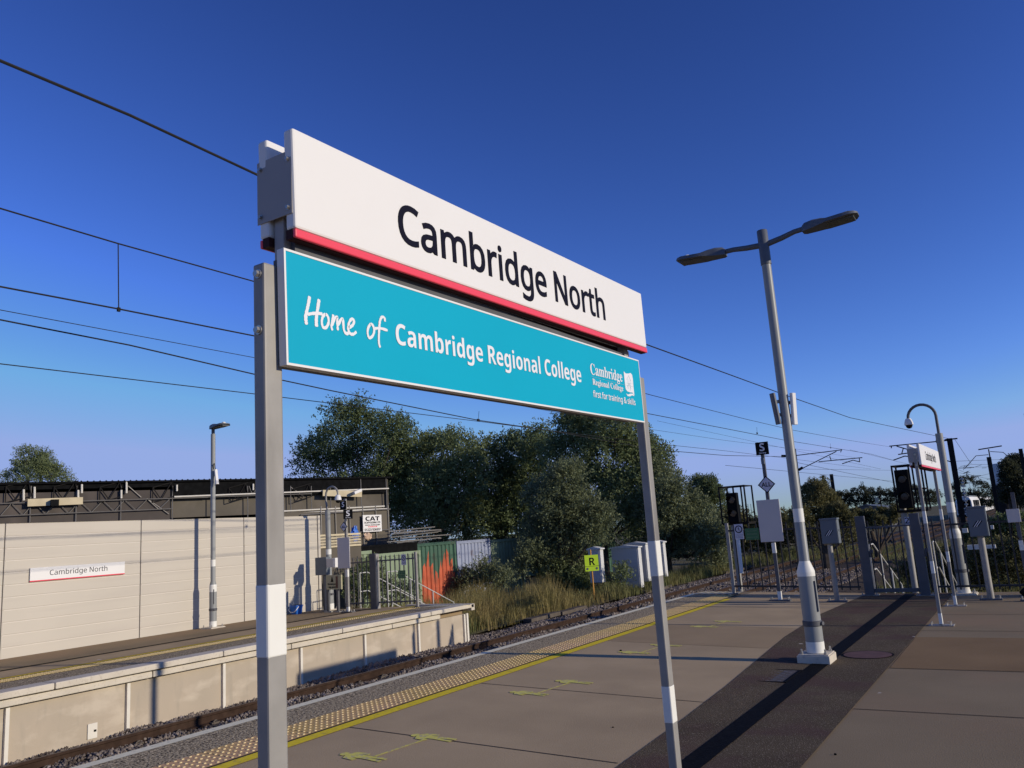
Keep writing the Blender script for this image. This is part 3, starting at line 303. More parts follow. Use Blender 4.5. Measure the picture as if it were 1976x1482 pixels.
def stroke(pts, w, rough=0.0):
    """outline of a brush stroke through pts"""
    P = []
    for i in range(len(pts) - 1):
        p0 = pts[max(i - 1, 0)]; p1 = pts[i]; p2 = pts[i + 1]; p3 = pts[min(i + 2, len(pts) - 1)]
        for j in range(6):
            t = j / 6
            P.append(tuple(.5 * (2 * b + (c - a) * t + (2 * a - 5 * b + 4 * c - d) * t * t + (3 * b - a - 3 * c + d) * t ** 3) for a, b, c, d in zip(p0, p1, p2, p3)))
    P.append(pts[-1]); L = []; Rr = []
    for i, p in enumerate(P):
        a = P[max(i - 1, 0)]; b = P[min(i + 1, len(P) - 1)]; dx, dy = b[0] - a[0], b[1] - a[1]; l = math.hypot(dx, dy) or 1
        ww = w / 2 * (1 + rng.uniform(-rough, rough)) * (0.75 if i in (0, len(P) - 1) else 1)
        L.append((p[0] - dy / l * ww, p[1] + dx / l * ww)); Rr.append((p[0] + dy / l * ww, p[1] - dx / l * ww))
    return L + Rr[::-1]
# ================================================================== SETTING
YN0, YN1 = -14.0, 17.75          # near platform along the track
YF0, YF1 = -14.0, 16.75          # far platform
TRK = -0.95                      # ballast level
def sheet(mb, quad, dz):
    """a flat piece of surfacing lying dz above the near platform, split where the fall starts"""
    bm = bmesh.new(); vs = [bm.verts.new((x, y, 0)) for x, y in quad]; bm.faces.new(vs)
    bmesh.ops.bisect_plane(bm, geom=bm.verts[:] + bm.edges[:] + bm.faces[:], plane_co=(-2.27, 0, 0), plane_no=(1, 0, 0))
    bm.verts.index_update()
    mb.add([(v.co.x, v.co.y, zn(v.co.x) + dz) for v in bm.verts], [[v.index for v in f.verts] for f in bm.faces]); bm.free(); return mb
def rect(x0, x1, y0, y1): return [(x0, y0), (x1, y0), (x1, y1), (x0, y1)]

# near platform body
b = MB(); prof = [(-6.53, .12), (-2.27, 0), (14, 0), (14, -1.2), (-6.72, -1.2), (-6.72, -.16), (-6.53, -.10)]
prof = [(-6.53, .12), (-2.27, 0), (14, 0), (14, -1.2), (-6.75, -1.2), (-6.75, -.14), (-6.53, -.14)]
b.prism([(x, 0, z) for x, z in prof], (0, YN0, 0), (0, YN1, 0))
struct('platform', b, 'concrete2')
def lay(name, quads, dz, m):
    b = MB()
    for q in quads: sheet(b, q, dz)
    return struct(name, b, m, fix=False)
lay('platform_surface', [rect(-5.34, -2.6, YN0, 17.7)], .004, 'concrete')
lay('asphalt_strip', [[(-2.72, YN0), (-1.59, YN0), (-1.58, 8), (-1.55, 17.7), (-3.04, 17.7), (-3.22, 14.2), (-3.15, 11.6), (-2.88, 8.25), (-2.78, 6.6), (-2.73, 5.4)]], .008, 'asphalt')
lay('platform_edge', [rect(-6.40, -5.90, YN0, 17.7)], .004, 'aggregate')
lay('white_edge_line', [rect(-6.515, -6.40, YN0, 17.2)], .006, 'white_line')
lay('yellow_line', [rect(-5.47, -5.345, YN0, 16.2)], .008, 'yellow_line')
lay('kerb_joint', [rect(-5.5, -5.47, YN0, 17.2)], .007, 'joint')
lay('drain_channel', [rect(-2.37, -2.19, YN0, 17.6)], .012, 'drain')
b = MB()
for y in (-4.5, -1.5, 1.5, 5.49, 7.50, 10.0, 12.42, 14.9, 16.9):
    if y not in (10.0,): sheet(b, rect(-5.34, -3.12 if y > 10 else -2.76, y - .006, y + .006), .007)
for y in (5.6, 7.65, 9.62, 12.5, 14.3, 16.1): sheet(b, rect(-1.57, 8, y - .007, y + .007), .004)
struct('slab_joints', b, 'joint', fix=False)
b = MB()
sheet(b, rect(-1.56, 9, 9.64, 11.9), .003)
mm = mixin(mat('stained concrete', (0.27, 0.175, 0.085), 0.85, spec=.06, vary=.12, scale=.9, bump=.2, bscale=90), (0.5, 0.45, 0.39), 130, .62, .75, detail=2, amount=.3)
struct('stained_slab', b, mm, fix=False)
b = MB(); sheet(b, rect(-5.33, -3.1, 10.6, 12.41), .006)
mm = mixin(mat('darker concrete', (0.39, 0.28, 0.155), 0.85, spec=.06, vary=.10, scale=.9, bump=.2, bscale=90), (0.5, 0.45, 0.39), 130, .62, .75, detail=2, amount=.3)
struct('darker_slab', b, mm, fix=False)
# tactile paving with real domes
b = MB(); sheet(b, rect(-5.90, -5.50, YN0, 16.9), .009); bd = MB()
def dome(b, x, y, z, r, h):
    n = 6
    vs = [(x + r * math.cos(k * math.pi / 3), y + r * math.sin(k * math.pi / 3), z) for k in range(n)] + [(x + r * .6 * math.cos(k * math.pi / 3), y + r * .6 * math.sin(k * math.pi / 3), z + h) for k in range(n)]
    b.add(vs, [(k, (k + 1) % n, n + (k + 1) % n, n + k) for k in range(n)] + [tuple(range(n, 2 * n))])
y = 2.0
while y < 16.85:
    for k in range(6):
        x = -5.90 + .0333 + k * .0667; dome(bd, x, y, zn(x) + .008, .0150, .0072)
    y += .0667
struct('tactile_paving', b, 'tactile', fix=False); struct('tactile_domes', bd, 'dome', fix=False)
b = MB(); y = 2.0
while y < 16.8: sheet(b, rect(-5.90, -5.50, y - .003, y + .003), .0105); y += .4
struct('tactile_joints', b, 'joint', fix=False)

# far platform: surface, tactile, coping stones, wall panels
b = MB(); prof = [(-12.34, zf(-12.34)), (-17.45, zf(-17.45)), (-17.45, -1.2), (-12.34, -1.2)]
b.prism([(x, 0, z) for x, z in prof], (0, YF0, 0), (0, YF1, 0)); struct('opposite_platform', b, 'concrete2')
def fsheet(x0, x1, y0, y1, dz, b=None):
    b = b or MB(); return b.add([(x0, y0, zf(x0) + dz), (x1, y0, zf(x1) + dz), (x1, y1, zf(x1) + dz), (x0, y1, zf(x0) + dz)], [(0, 1, 2, 3)])
struct('opposite_surface', fsheet(-15.0, -13.98, YF0, YF1, .004), 'concrete', fix=False)
struct('opposite_edge', fsheet(-13.27, -12.42, YF0, YF1, .004), 'aggregate', fix=False)
bb = fsheet(-13.72, -13.30, YF0, YF1 - .4, .006); bd = MB()
y = 3.0
while y < YF1 - .45:
    for k in range(6):
        x = -13.70 + .033 + k * .066; dome(bd, x, y, zf(x) + .005, .018, .007)
    y += .066
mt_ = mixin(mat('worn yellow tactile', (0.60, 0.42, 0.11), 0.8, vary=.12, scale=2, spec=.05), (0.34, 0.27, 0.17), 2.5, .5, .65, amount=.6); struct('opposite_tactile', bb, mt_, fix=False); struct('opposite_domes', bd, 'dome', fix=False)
bb = fsheet(-13.90, -13.80, YF0, YF1, .007); struct('opposite_yellow_line', bb, 'yellow_line', fix=False)
bb = fsheet(-15.16, -15.03, YF0, YF1, .008); struct('opposite_drain', bb, 'drain', fix=False)
b = MB(); bj = MB(); y = YF0; L = 2.86; y0 = 3.72 - 3 * L
while y0 < YF1 + .1:
    y1 = min(y0 + L, YF1 + .12)
    for a, c in ((y0 + .008, y1 - .008),):
        b.box(-12.42, -12.08, a, c, -.085, .006)                     # coping stone
        b.box(-12.42, -12.13, a - 1.3, c - 1.3, -.200, -.106)         # corbel course below it
    y0 += L
struct('coping_stones', b, 'coping', bevel=.012)
b = MB(); b.box(-12.42, -12.24, YF0, YF1, -1.2, -.222)
struct('opposite_platform_face', b, 'face')
b = MB(); y = 6.17 - 5 * 1.785; y = 6.17 - 1.785 * 8
k = 0
while y < YF1: b.box(-12.24, -12.19, y - .026, y + .026, -1.1, -.222); y += 1.765; k += 1
b.box(-12.24, -12.19, YF1 - .07, YF1, -1.1, -.21)
struct('platform_wall_ribs', b, 'rib')
b = MB(); b.box(-14.2, -12.08, YF1 + .001, YF1 + .14, -.15, .008); struct('platform_end_stone', b, 'coping', bevel=.01)
# ramps' white zebra ends
b = MB()
for k in range(9):
    y = YF1 - .42 + .0; x = -13.3 - .0 + k * .14
    b.add([(x, y, zf(x) + .012), (x + .07, y, zf(x) + .012), (x + .16, y + .38, zf(x) + .012), (x + .09, y + .38, zf(x) + .012)], [(0, 1, 2, 3)])
for k in range(6):
    x = -6.45 + k * .15; b.add([(x, 17.0, zn(x) + .013), (x + .09, 17.0, zn(x) + .013), (x + .2, 17.5, zn(x) + .013), (x + .11, 17.5, zn(x) + .013)], [(0, 1, 2, 3)])
struct('hatched_end_marking', b, 'white_line', fix=False)

# ground, ballast
b = MB(); b.add([(-900, -300, -1.35), (900, -300, -1.35), (900, 1500, -1.35), (-900, 1500, -1.35)], [(0, 1, 2, 3)]); struct('ground', b, 'soil', fix=False)
def grid(name, x0, x1, y0, y1, nx, ny, zf_, m, kind='structure'):
    xs = np.linspace(x0, x1, nx); ys = np.linspace(y0, y1, ny); vs = [(x, y, zf_(x, y)) for y in ys for x in xs]
    fs = [(j * nx + i, j * nx + i + 1, (j + 1) * nx + i + 1, (j + 1) * nx + i) for j in range(ny - 1) for i in range(nx - 1)]
    return tag(MB().add(vs, fs).build(name, m, fix=False), kind=kind)
def bal(x, y):
    h = -.95 + .02 * math.sin(x * 3.1 + y * 1.7) + .015 * math.sin(x * 7 - y * 5)
    if y > 17.5 and x > -6.2: h -= min(.3, (x + 6.2) * .2)
    if y > 17 and x < -12.6: h -= min(.22, (-12.6 - x) * .22)
    return h
grid('ballast', -12.3, -6.7, -14, 17.9, 12, 60, bal, 'ballast')
grid('ballast', -14.2, -5.2, 16.76, 34, 20, 50, lambda x, y: bal(x, y) - .004, 'ballast')
grid('ballast', -14.2, -5.2, 34, 260, 12, 60, lambda x, y: bal(x, y) - .01, 'ballast')
grid('terrain', -60, -14.0, 16.9, 90, 30, 50, lambda x, y: -1.08 + .05 * math.sin(x) * math.cos(y * .7), 'soil')
grid('terrain', -5.3, 40, 17.76, 160, 30, 50, lambda x, y: -1.22 + .05 * math.sin(x * .8) * math.cos(y * .7), 'soil')
# loose stones
def stones(name, regions, seed):
    r = np.random.RandomState(seed); V = []; F = []; k = 0
    base = np.array([(1, 0, 0), (-1, 0, 0), (0, 1, 0), (0, -1, 0), (0, 0, 1), (0, 0, -1)], float)
    tri = np.array([(0, 2, 4), (2, 1, 4), (1, 3, 4), (3, 0, 4), (2, 0, 5), (1, 2, 5), (3, 1, 5), (0, 3, 5)])
    for (x0, x1, y0, y1, dens, s0, s1, zfun) in regions:
        n = int((x1 - x0) * (y1 - y0) * dens)
        for i in range(n):
            x = r.uniform(x0, x1); y = r.uniform(y0, y1); s = r.uniform(s0, s1)
            q = base * s * r.uniform(.6, 1.25, (6, 1)) + r.uniform(-.25, .25, (6, 3)) * s
            a = r.uniform(0, 6.28); ca, sa = math.cos(a), math.sin(a); q = q @ np.array([(ca, -sa, 0), (sa, ca, 0), (0, 0, 1)])
            q += (x, y, zfun(x, y) + s * .25); V.append(q); F.append(tri + k); k += 6
    V = np.concatenate(V); F = np.concatenate(F)
    me = bpy.data.meshes.new(name); me.vertices.add(len(V)); me.vertices.foreach_set('co', V.ravel())
    me.loops.add(len(F) * 3); me.loops.foreach_set('vertex_index', F.ravel().astype(np.int32))
    me.polygons.add(len(F)); me.polygons.foreach_set('loop_start', np.arange(0, len(F) * 3, 3, dtype=np.int32)); me.update(calc_edges=True)
    me.materials.append(Q['stone']); o = bpy.data.objects.new(name, me); COL.objects.link(o); return o
o = stones('ballast_stones', [(-12.2, -10.2, 4.5, 17.5, 420, .022, .042, bal), (-12.15, -11.55, 10.5, 17, 300, .03, .05, lambda x, y: -.90 + .05 * max(0, math.sin((y - 11) * .55))), (-12.15, -11.5, 4.5, 10.5, 150, .02, .035, lambda x, y: -.93),
                              (-14.0, -9.6, 16.8, 24, 300, .025, .045, bal), (-14.0, -6.3, 24, 40, 90, .035, .06, bal), (-6.2, -1.0, 18, 26, 90, .03, .05, lambda x, y: -1.18)], 3)
tag(o, 'loose brown and grey ballast stones around the rails', 'ballast', kind='stuff')

# ------------------------------------------------------------------ tracks
def rail_mb(x, y0, y1):
    p = [(-.068, 0), (.068, 0), (.068, .012), (.012, .028), (.012, .115), (.034, .125), (.034, .152), (.026, .159), (-.026, .159), (-.034, .152), (-.034, .125), (-.012, .115), (-.012, .028), (-.068, .012)]
    return MB().prism([(x + a, 0, c) for a, c in p], (0, y0, 0), (0, y1, 0))
def sleeper_mesh(g):
    b = MB(); b.box(-1.22, 1.22, -.125, .125, -.18, 0)
    for s in (-1, 1):
        for t in (-1, 1):
            x = s * g + t * .085; b.box(x - .035, x + .035, -.075, .075, 0, .028)
            b.tube([(x + t * .03, -.05, .03), (x + t * .02, .0, .055), (x - t * .02, .05, .045), (x - t * .03, .0, .03)], .011, 5)
    return b
def track(xc, y0, y1, label):
    t = thing('railway_track', label, 'railway track', (xc, y0, TRK + .0), 0, 'railway tracks between the platforms')
    g = .752
    for s in (-1, 1):
        rl = rail_mb(s * g, 0, y1 - y0).build('rail', 'rail_rust', t); MB().box(s * g - .024, s * g + .024, 0, y1 - y0, .1591, .1605).build('worn_head', 'rail_top', rl)
    first = sleeper_mesh(g).build('sleeper', 'sleeper', t); first.location = (0, .3, 0)
    n = 0; y = .95
    while y < 64 and n < 98:
        c = first.copy(); COL.objects.link(c); c.parent = t; c.location = (0, y, 0); y += .65; n += 1
    return t
track(-10.62, 2.5, 300, 'rusty railway track running beside the opposite platform, far one of two')
track(-7.95, 12.0, 300, 'railway track nearest the viewer, just beyond the white platform edge line')
# ================================================================== STATION NAMEBOARDS
Q['maroon'] = mat('painted underside shade', (.05, .018, .018), .6, spec=.1)  # dark red standing for the shade under the nameboards
def bolt(b, c, r=.008, h=.007, ax='y', s=-1):
    x, y, z = c; d = {'x': (1, 0, 0), 'y': (0, 1, 0), 'z': (0, 0, 1)}[ax]; d = Vector(d) * s
    c = Vector(c); b.tube([c, c + d * h * .35], r * 1.45, 14); b.tube([c + d * h * .35, c + d * h * 1.5], r, 6)
def nameboard(label, loc, gap, blen, by0, z0, z1, tilt, front, words=True, extra=None):
    """two enamel boards back to back on two box posts; local +y runs along the board, +x is its face"""
    t = thing('station_nameboard', label, 'station sign', loc, 0, 'station name signs on posts')
    for k, py in enumerate((0, gap)):
        b = MB(); b.box(-.0225, .0225, py - .03, py + .03, 0.012, 2.425); p = b.build('post', 'galv', t, bevel=.006)
        for (a, c) in ((1.405, 1.585), (.71, .885), (0.02, .17)):
            MB().box(-.0235, .0235, py - .031, py + .031, a, c).build('white_band', 'white_band', p, bevel=.006)
        bb = MB()
        for z in (2.395, 2.24): bolt(bb, (0, py - .03, z), .009, .008)
        bb.build('bolts', 'bolt', p, smooth=True)
        b = MB(); b.box(-.16, .16, py - .09, py + .09, -.03, .012); bp = b.build('base_plate', 'galv', t, bevel=.004)
        b = MB()
        for sx in (-.12, .12):
            for sy in (-.06, .06): b.tube([(sx, py + sy, .012), (sx, py + sy, .05)], .009, 6)
        b.build('anchor_bolts', 'bolt', bp)
    # uprights and cross beam that carry the boards
    for y in (.066, gap - .13): MB().box(-.045, -.006, y, y + .045, 2.30, z1 - .07).build('upright', 'sign_back', t, bevel=.003)
    b = MB(); b.box(-.035, .012, .09, gap - .20, 2.42, z0 + .02); b.build('cross_beam', 'galv_dark', t)
    def board(x0, x1, face):
        o = MB().box(x0, x1, 0, blen, .032, z1 - z0).build('name_panel', 'white', t, bevel=.007)
        o.location = (0, by0, z0); o.rotation_euler = (tilt, 0, 0)
        xa, xb = (x1 - .012, x1 + .0006) if face else (x0 - .0006, x0 + .012)
        MB().box(xa, xb, -.0006, blen + .0006, .005, .0305).build('red_stripe', 'red', o, bevel=.004)
        xa, xb = (x0, x1 - .0122) if face else (x0 + .0122, x1); MB().box(xa, xb, 0, blen, .004, .0315).build('shaded_underside', 'maroon', o)  # shade on the board's underside and lower end, put in as dark colour
        return o
    fb = board(front - .038, front, True); bk = board(-.09, -.052, False)
    for y in (by0 - .003, by0 + blen + .003):
        b = MB(); b.box(-.095, .047, y - .0015, y + .0015, z0 + .075 + tilt * y, z1 - .065 + tilt * y); pl = b.build('end_plate', 'sign_back', t, bevel=.001)
        bb = MB()
        for x in (-.08, .032):
            for z in (z0 + .095, z1 - .09): bolt(bb, (x, y - .0015, z + tilt * y), .0055, .005)
        bb.build('bolts', 'bolt', pl, smooth=True)
    return t, fb
# main board ------------------------------------------------------
MX, MY = -1.655, 1.436
main, fb = nameboard('large white station nameboard on two posts above a teal college board, nearest of all', (MX, MY, 0), 2.465, 2.44, .054, 2.505, 2.835, .0184, .055)
# anchor-bolted feet of this one stand below the picture
FX = -1.6
def on_board(o, px, py, x=None):
    """photo point -> (along, up) in the board's own plane"""
    p = PX(px, py, FX if x is None else x) - Vector((MX, MY, 0)) - Vector(o.location); a = -o.rotation_euler.x
    return (p.y * math.cos(a) - p.z * math.sin(a), p.y * math.sin(a) + p.z * math.cos(a))
def board_text(o, font, s, L, Rt, top, m, name='lettering', bold=0.0, xoff=.0008):
    l = on_board(o, *L); r = on_board(o, *Rt); tp = on_board(o, *top)
    d = Vector((0, r[0] - l[0], r[1] - l[1])); w = d.length; d.normalize(); n = Vector((1, 0, 0)); u = n.cross(d)
    h = (tp[0] - l[0]) * u.y + (tp[1] - l[1]) * u.z
    c, w0 = glyph_run(font, s, h)
    xs = [p[0] for q in c for p in q]; a, b_ = min(xs), max(xs); f = w / (b_ - a)
    c = [[((p[0] - a) * f, p[1]) for p in q] for q in c]
    return lettering(name, c, m, o, (FX - MX + xoff, l[0], l[1]), ux=d, uy=u, nrm=n, bold=bold)
board_text(fb, 'S', 'Cambridge North', (771, 464), (1168, 617), (780, 396), 'navy', bold=.0034)
# teal board
tb = MB().box(.030, .0545, 0, 2.35, 0, .321).build('sponsor_panel', 'teal', main, bevel=.002)
tb.location = (0, .014, 2.144); tb.rotation_euler = (.0125, 0, 0)
b = MB(); e = .0055
for q in ((-.001, 2.351, -.001, e), (-.001, 2.351, .321 - e, .322), (-.001, e, e, .321 - e), (2.351 - e, 2.351, e, .321 - e)): b.box(.029, .0562, *q)
b.build('white_border', 'white', tb)
MB().box(-.02, .029, .03, 2.30, .006, .03).build('bottom_rail', 'galv_dark', tb)
MB().box(-.02, .029, .03, 2.30, .29, .31).build('top_rail', 'galv_dark', tb)
Zm = lambda x, y: (480 + x / 6.587, 440 + y / 6.587)
HW = [[(772, 868), (757, 960), (735, 1060), (722, 1140), (733, 1228)], [(892, 905), (878, 1000), (862, 1100), (856, 1180), (860, 1255)],
      [(745, 1100), (800, 1088), (880, 1085), (935, 1095)],
      [(972, 1090), (938, 1130), (926, 1200), (945, 1265), (985, 1260), (1012, 1200), (1005, 1130), (975, 1092)],
      [(1072, 1100), (1062, 1180), (1048, 1250), (1062, 1302)], [(1058, 1240), (1090, 1150), (1120, 1135), (1122, 1200), (1130, 1302)],
      [(1132, 1240), (1165, 1170), (1192, 1160), (1200, 1230), (1208, 1300), (1240, 1343), (1285, 1320)],
      [(1270, 1268), (1318, 1235), (1335, 1180), (1305, 1158), (1272, 1205), (1262, 1290), (1290, 1345), (1330, 1348), (1366, 1318)],
      [(1547, 1218), (1515, 1270), (1508, 1340), (1530, 1397), (1572, 1370), (1592, 1300), (1572, 1235), (1545, 1220)],
      [(1728, 1190), (1720, 1142), (1690, 1132), (1665, 1180), (1655, 1280), (1650, 1400), (1653, 1470), (1668, 1520)], [(1600, 1278), (1665, 1275), (1762, 1302)]]
def hand(name, idx):
  b = MB()
  for k in idx:
    s = HW[k]
    pts = [on_board(tb, *Zm(*p)) for p in s]; ol = stroke(pts, .0115 if k < 2 else .0088, .16); n = len(ol) // 2; x = .0556 + .00006 * k
    vs = [(x, p[0], p[1]) for p in ol]; b.add(vs, [(i, i + 1, 2 * n - 2 - i, 2 * n - 1 - i) for i in range(n - 1)])
  b.build(name, 'letter_white', tb, fix=False)
hand('handwritten_lettering', range(0, 8)); hand('handwritten_lettering', range(8, 11))
board_text(tb, 'B', 'Cambridge Regional College', (764, 664), (1122, 738), (773, 626), 'letter_white', bold=0)
board_text(tb, 'F', 'Cambridge', (1139.5, 722), (1201, 737), (1142, 702), 'letter_white', bold=.0001)
board_text(tb, 'F', 'Regional College', (1143.5, 742), (1202.5, 755), (1144.2, 731), 'letter_white', bold=.0001)
board_text(tb, 'S', 'first for training & skills', (1144.8, 765.5), (1226, 782), (1145, 754), 'letter_white', bold=.0006)
Ze = lambda x, y: on_board(tb, 1100 + x / 9.88, 660 + y / 9.88)
b = MB()
for poly in ([(1020, 555), (1060, 600), (1110, 602), (1150, 590), (1180, 625), (1195, 700), (1205, 830), (1225, 1025), (1190, 965), (1140, 958), (1090, 940), (1060, 900), (1045, 800), (1030, 660)],
             [(1065, 978), (1100, 1003), (1150, 985), (1203, 985), (1222, 1035), (1180, 1015), (1140, 1038), (1095, 1030)]):
    q = [Ze(*p) for p in poly]; b.add([(.0556, p[0], p[1]) for p in q], [tuple(range(len(q)))])
a1, a2 = Ze(400, 658), Ze(1040, 822); b.bar((.0556, *a1), (.0556, *a2), .0012, .0004)
em = b.build('emblem', 'letter_white', tb, fix=False)
b = MB()
for s in ([(1075, 720), (1110, 640), (1150, 740)], [(1060, 820), (1200, 855)], [(1100, 700), (1105, 900)], [(1140, 720), (1145, 930)], [(1070, 780), (1190, 800)], [(1080, 880), (1120, 790), (1160, 890)]):
    for i in range(len(s) - 1): b.bar((.0560, *Ze(*s[i])), (.0560, *Ze(*s[i + 1])), .0009, .0003)
b.build('emblem_drawing', 'teal', tb)

# second nameboard farther along the platform ----------------------
n2, fb2 = nameboard('smaller looking white station nameboard on two posts by the gate, without a teal board', (-1.36, 13.05, 0), 2.45, 2.86, -.02, 2.21, 2.55, .006, .075)
c, w = glyph_run('S', 'Cambridge North', .125)
f = 1.55 / w
lettering('lettering', [[(p[0] * f, p[1]) for p in q] for q in c], 'navy', fb2, (.0758, .62, .125), bold=.0015)

# ================================================================== LAMP POSTS
def round_rect(w, h, r, n=4):
    out = []
    for cx, cy, a0 in ((w - r, h - r, 0), (-w + r, h - r, 90), (-w + r, -h + r, 180), (w - r, -h + r, 270)):
        for k in range(n + 1): a = R(a0 + 90 * k / n); out.append((cx + r * math.cos(a), cy + r * math.sin(a)))
    return out
def loft(b, secs, ident):
    """secs: lists of equal-length 3-d rings"""
    n = len(secs[0]); vs = [p for s_ in secs for p in s_]; fs = []
    for i in range(len(secs) - 1):
        for j in range(n): fs.append((i * n + j, i * n + (j + 1) % n, (i + 1) * n + (j + 1) % n, (i + 1) * n + j))
    fs.append(tuple(range(n - 1, -1, -1))); fs.append(tuple(range((len(secs) - 1) * n, len(secs) * n))); return b.add(vs, fs)
def lamp_head(parent, sx, x0, z0, L=.66, name='lamp_head'):
    """flat street-lantern running along sx from x0; underside carries the glass"""
    b = MB(); secs = []
    for u, w, t0, t1 in ((0, .055, -.03, .05), (.05, .08, -.035, .075), (.2, .10, -.035, .082), (.36, .13, -.03, .065), (.46, .155, -.028, .032), (.86, .16, -.028, .026), (.95, .125, -.024, .018), (1.0, .07, -.014, .010)):
        x = x0 + sx * u * L; z = z0 + u * .045
        secs.append([(x, w, z + t0), (x, w * .9, z + t1 * .6), (x, w * .45, z + t1), (x, -w * .45, z + t1), (x, -w * .9, z + t1 * .6), (x, -w, z + t0)])
    loft(b, secs, None); h = b.build(name, 'lamp_head', parent, smooth=True)
    b = MB(); b.box(min(x0 + sx * L * .45, x0 + sx * L * .93), max(x0 + sx * L * .45, x0 + sx * L * .93), -.09, .09, z0 - .004, z0 + .004 + .045 * .45); g = b.build('glass', 'glass_dark', h)
    g.location = (0, 0, -.006)
    MB().lathe([(.001, 0), (.045, 0), (.045, .03), (.038, .038), (.001, .04)], 16, (x0 + sx * L * .80, 0, z0 + .055)).build('photocell', 'white_band', h, smooth=True)
    return h
def pole_parts(t, top, r0, r1, zs, bands, plate=.16, blk=.05):
    b = MB(); b.lathe([(r0, .02), (r0, zs - .07), (r0 * .97, zs - .05), (r1, zs + .06), (r1 * .96, top)], 28); p = b.build('pole', 'lamp_paint', t, smooth=True)
    for a, c in bands:
        rr = lambda z: (r0 if z < zs - .05 else (r0 + (r1 - r0) * (z - zs + .05) / .11 if z < zs + .06 else r1 + (r1 * .96 - r1) * (z - zs - .06) / max(top - zs, .1))) + .0018
        zz = sorted({a, c} | {z for z in (zs - .07, zs - .05, zs + .06) if a < z < c})
        MB().lathe([(rr(z), z) for z in zz], 28).build('white_band', 'white_band', p, smooth=True)
    b = MB(); b.lathe([(r0 + .004, .40), (r0 + .010, .405), (r0 + .010, .455), (r0 + .004, .46)], 28)
    b.tube([(r0 + .004, -.02, .43), (r0 + .028, -.03, .43)], .022, 12); b.build('strap', 'galv_dark', p, smooth=True)
    MB().box(r0 * .55, r0 + .002, -r0 * .55, -r0 * .35, .56, .9).build('door_seam', 'galv_dark', p)
    b = MB(); b.box(-plate - .012, plate + .012, -plate - .012, plate + .012, -.02, blk - .014); b.box(-plate, plate, -plate, plate, blk - .0139, blk); bp = b.build('base_plate', 'coping', t, bevel=.004)
    b = MB()
    for sx in (-1, 1):
        for sy in (-1, 1): b.lathe([(.013, 0), (.018, .004), (.018, .022), (.011, .024), (.011, .055)], 8, (sx * plate * .78, sy * plate * .78, blk))
    b.build('anchor_bolts', 'bolt', bp, smooth=True)
    return p
lb = GP(1578, 1277)
L1 = thing('lamp_post', 'tall grey twin-headed lamp post standing on the drain line of the near platform', 'lamp post', (-2.35, 9.88, 0), 0, 'lamp posts')
pole_parts(L1, 5.14, .098, .058, 1.06, ((1.57, 1.725), (.955, 1.125), (.11, .23)), .165, .105)
b = MB(); b.lathe([(.064, 4.72), (.064, 5.16), (.060, 5.165), (.05, 5.165)], 24); b.build('pole_cap', 'lamp_head', L1, smooth=True)
for sx in (-1, 1):
    dz = -.05 if sx < 0 else 0; pts = [(sx * .05, 0, 4.98), (sx * .22, 0, 5.01 + dz * .4), (sx * .38, 0, 5.05 + dz * .8), (sx * .52, 0, 5.06 + dz)]
    MB().tube(pts, [.036, .034, .031, .031], 12).build('arm', 'lamp_head', L1, smooth=True)
    lamp_head(L1, sx, sx * .48, 5.04 + dz, .64)
def pa_speaker(parent, c, yaw, tilt, m='white_band'):
    b = MB(); mt = Matrix.Translation(c) @ Matrix.Rotation(yaw, 4, 'Z') @ Matrix.Rotation(tilt, 4, 'X')
    ring = [(-.038, .0), (-.038, -.025), (-.026, -.038), (.026, -.038), (.038, -.025), (.038, .0)]
    loft(b, [[mt @ Vector((x, y, z)) for x, y in ring] for z in (-.19, .19)], None); o = b.build('column_speaker', m, parent, bevel=.004)
    b = MB(); b.box(-.02, .02, 0, .06, -.10, -.06, mt); b.box(-.02, .02, 0, .06, .06, .10, mt); b.build('bracket', 'bolt', o)
    return o
pa_speaker(L1, Vector((-.085, -.05, 2.92)), R(-38), R(6), 'lamp_head'); pa_speaker(L1, Vector((.085, .025, 2.90)), R(62), R(4), 'white')

# lamp on the opposite platform: one head on the pole top
p = FP(411, 1212); tz = PX(413, 838, p.x).z - p.z
L2 = thing('lamp_post', 'slim grey single-headed lamp post in front of the beige barrier wall', 'lamp post', p, 0, 'lamp posts')
pole_parts(L2, tz, .085, .057, PX(409, 1126, p.x).z - p.z, ((PX(411, 1093, p.x).z - p.z, PX(411, 1080, p.x).z - p.z), (PX(411, 1142, p.x).z - p.z, PX(411, 1128, p.x).z - p.z), (.02, .16)), .19, .03)
MB().lathe([(.04, 0), (.04, .14), (.03, .15)], 16, (0, 0, tz)).build('spigot', 'lamp_head', L2, smooth=True)
lamp_head(L2, 1, -.08, tz + .16, .60)
s = pa_speaker(L2, Vector((.16, -.03, PX(425, 922, p.x).z - p.z)), R(75), R(-14), 'white')
b = MB(); z = PX(420, 905, p.x).z - p.z; b.tube([(.05, -.02, z - .02), (.06, -.04, z + .10), (.12, -.06, z + .12), (.17, -.06, z - .03)], .009, 6); b.build('speaker_cable', 'black', L2, smooth=True)

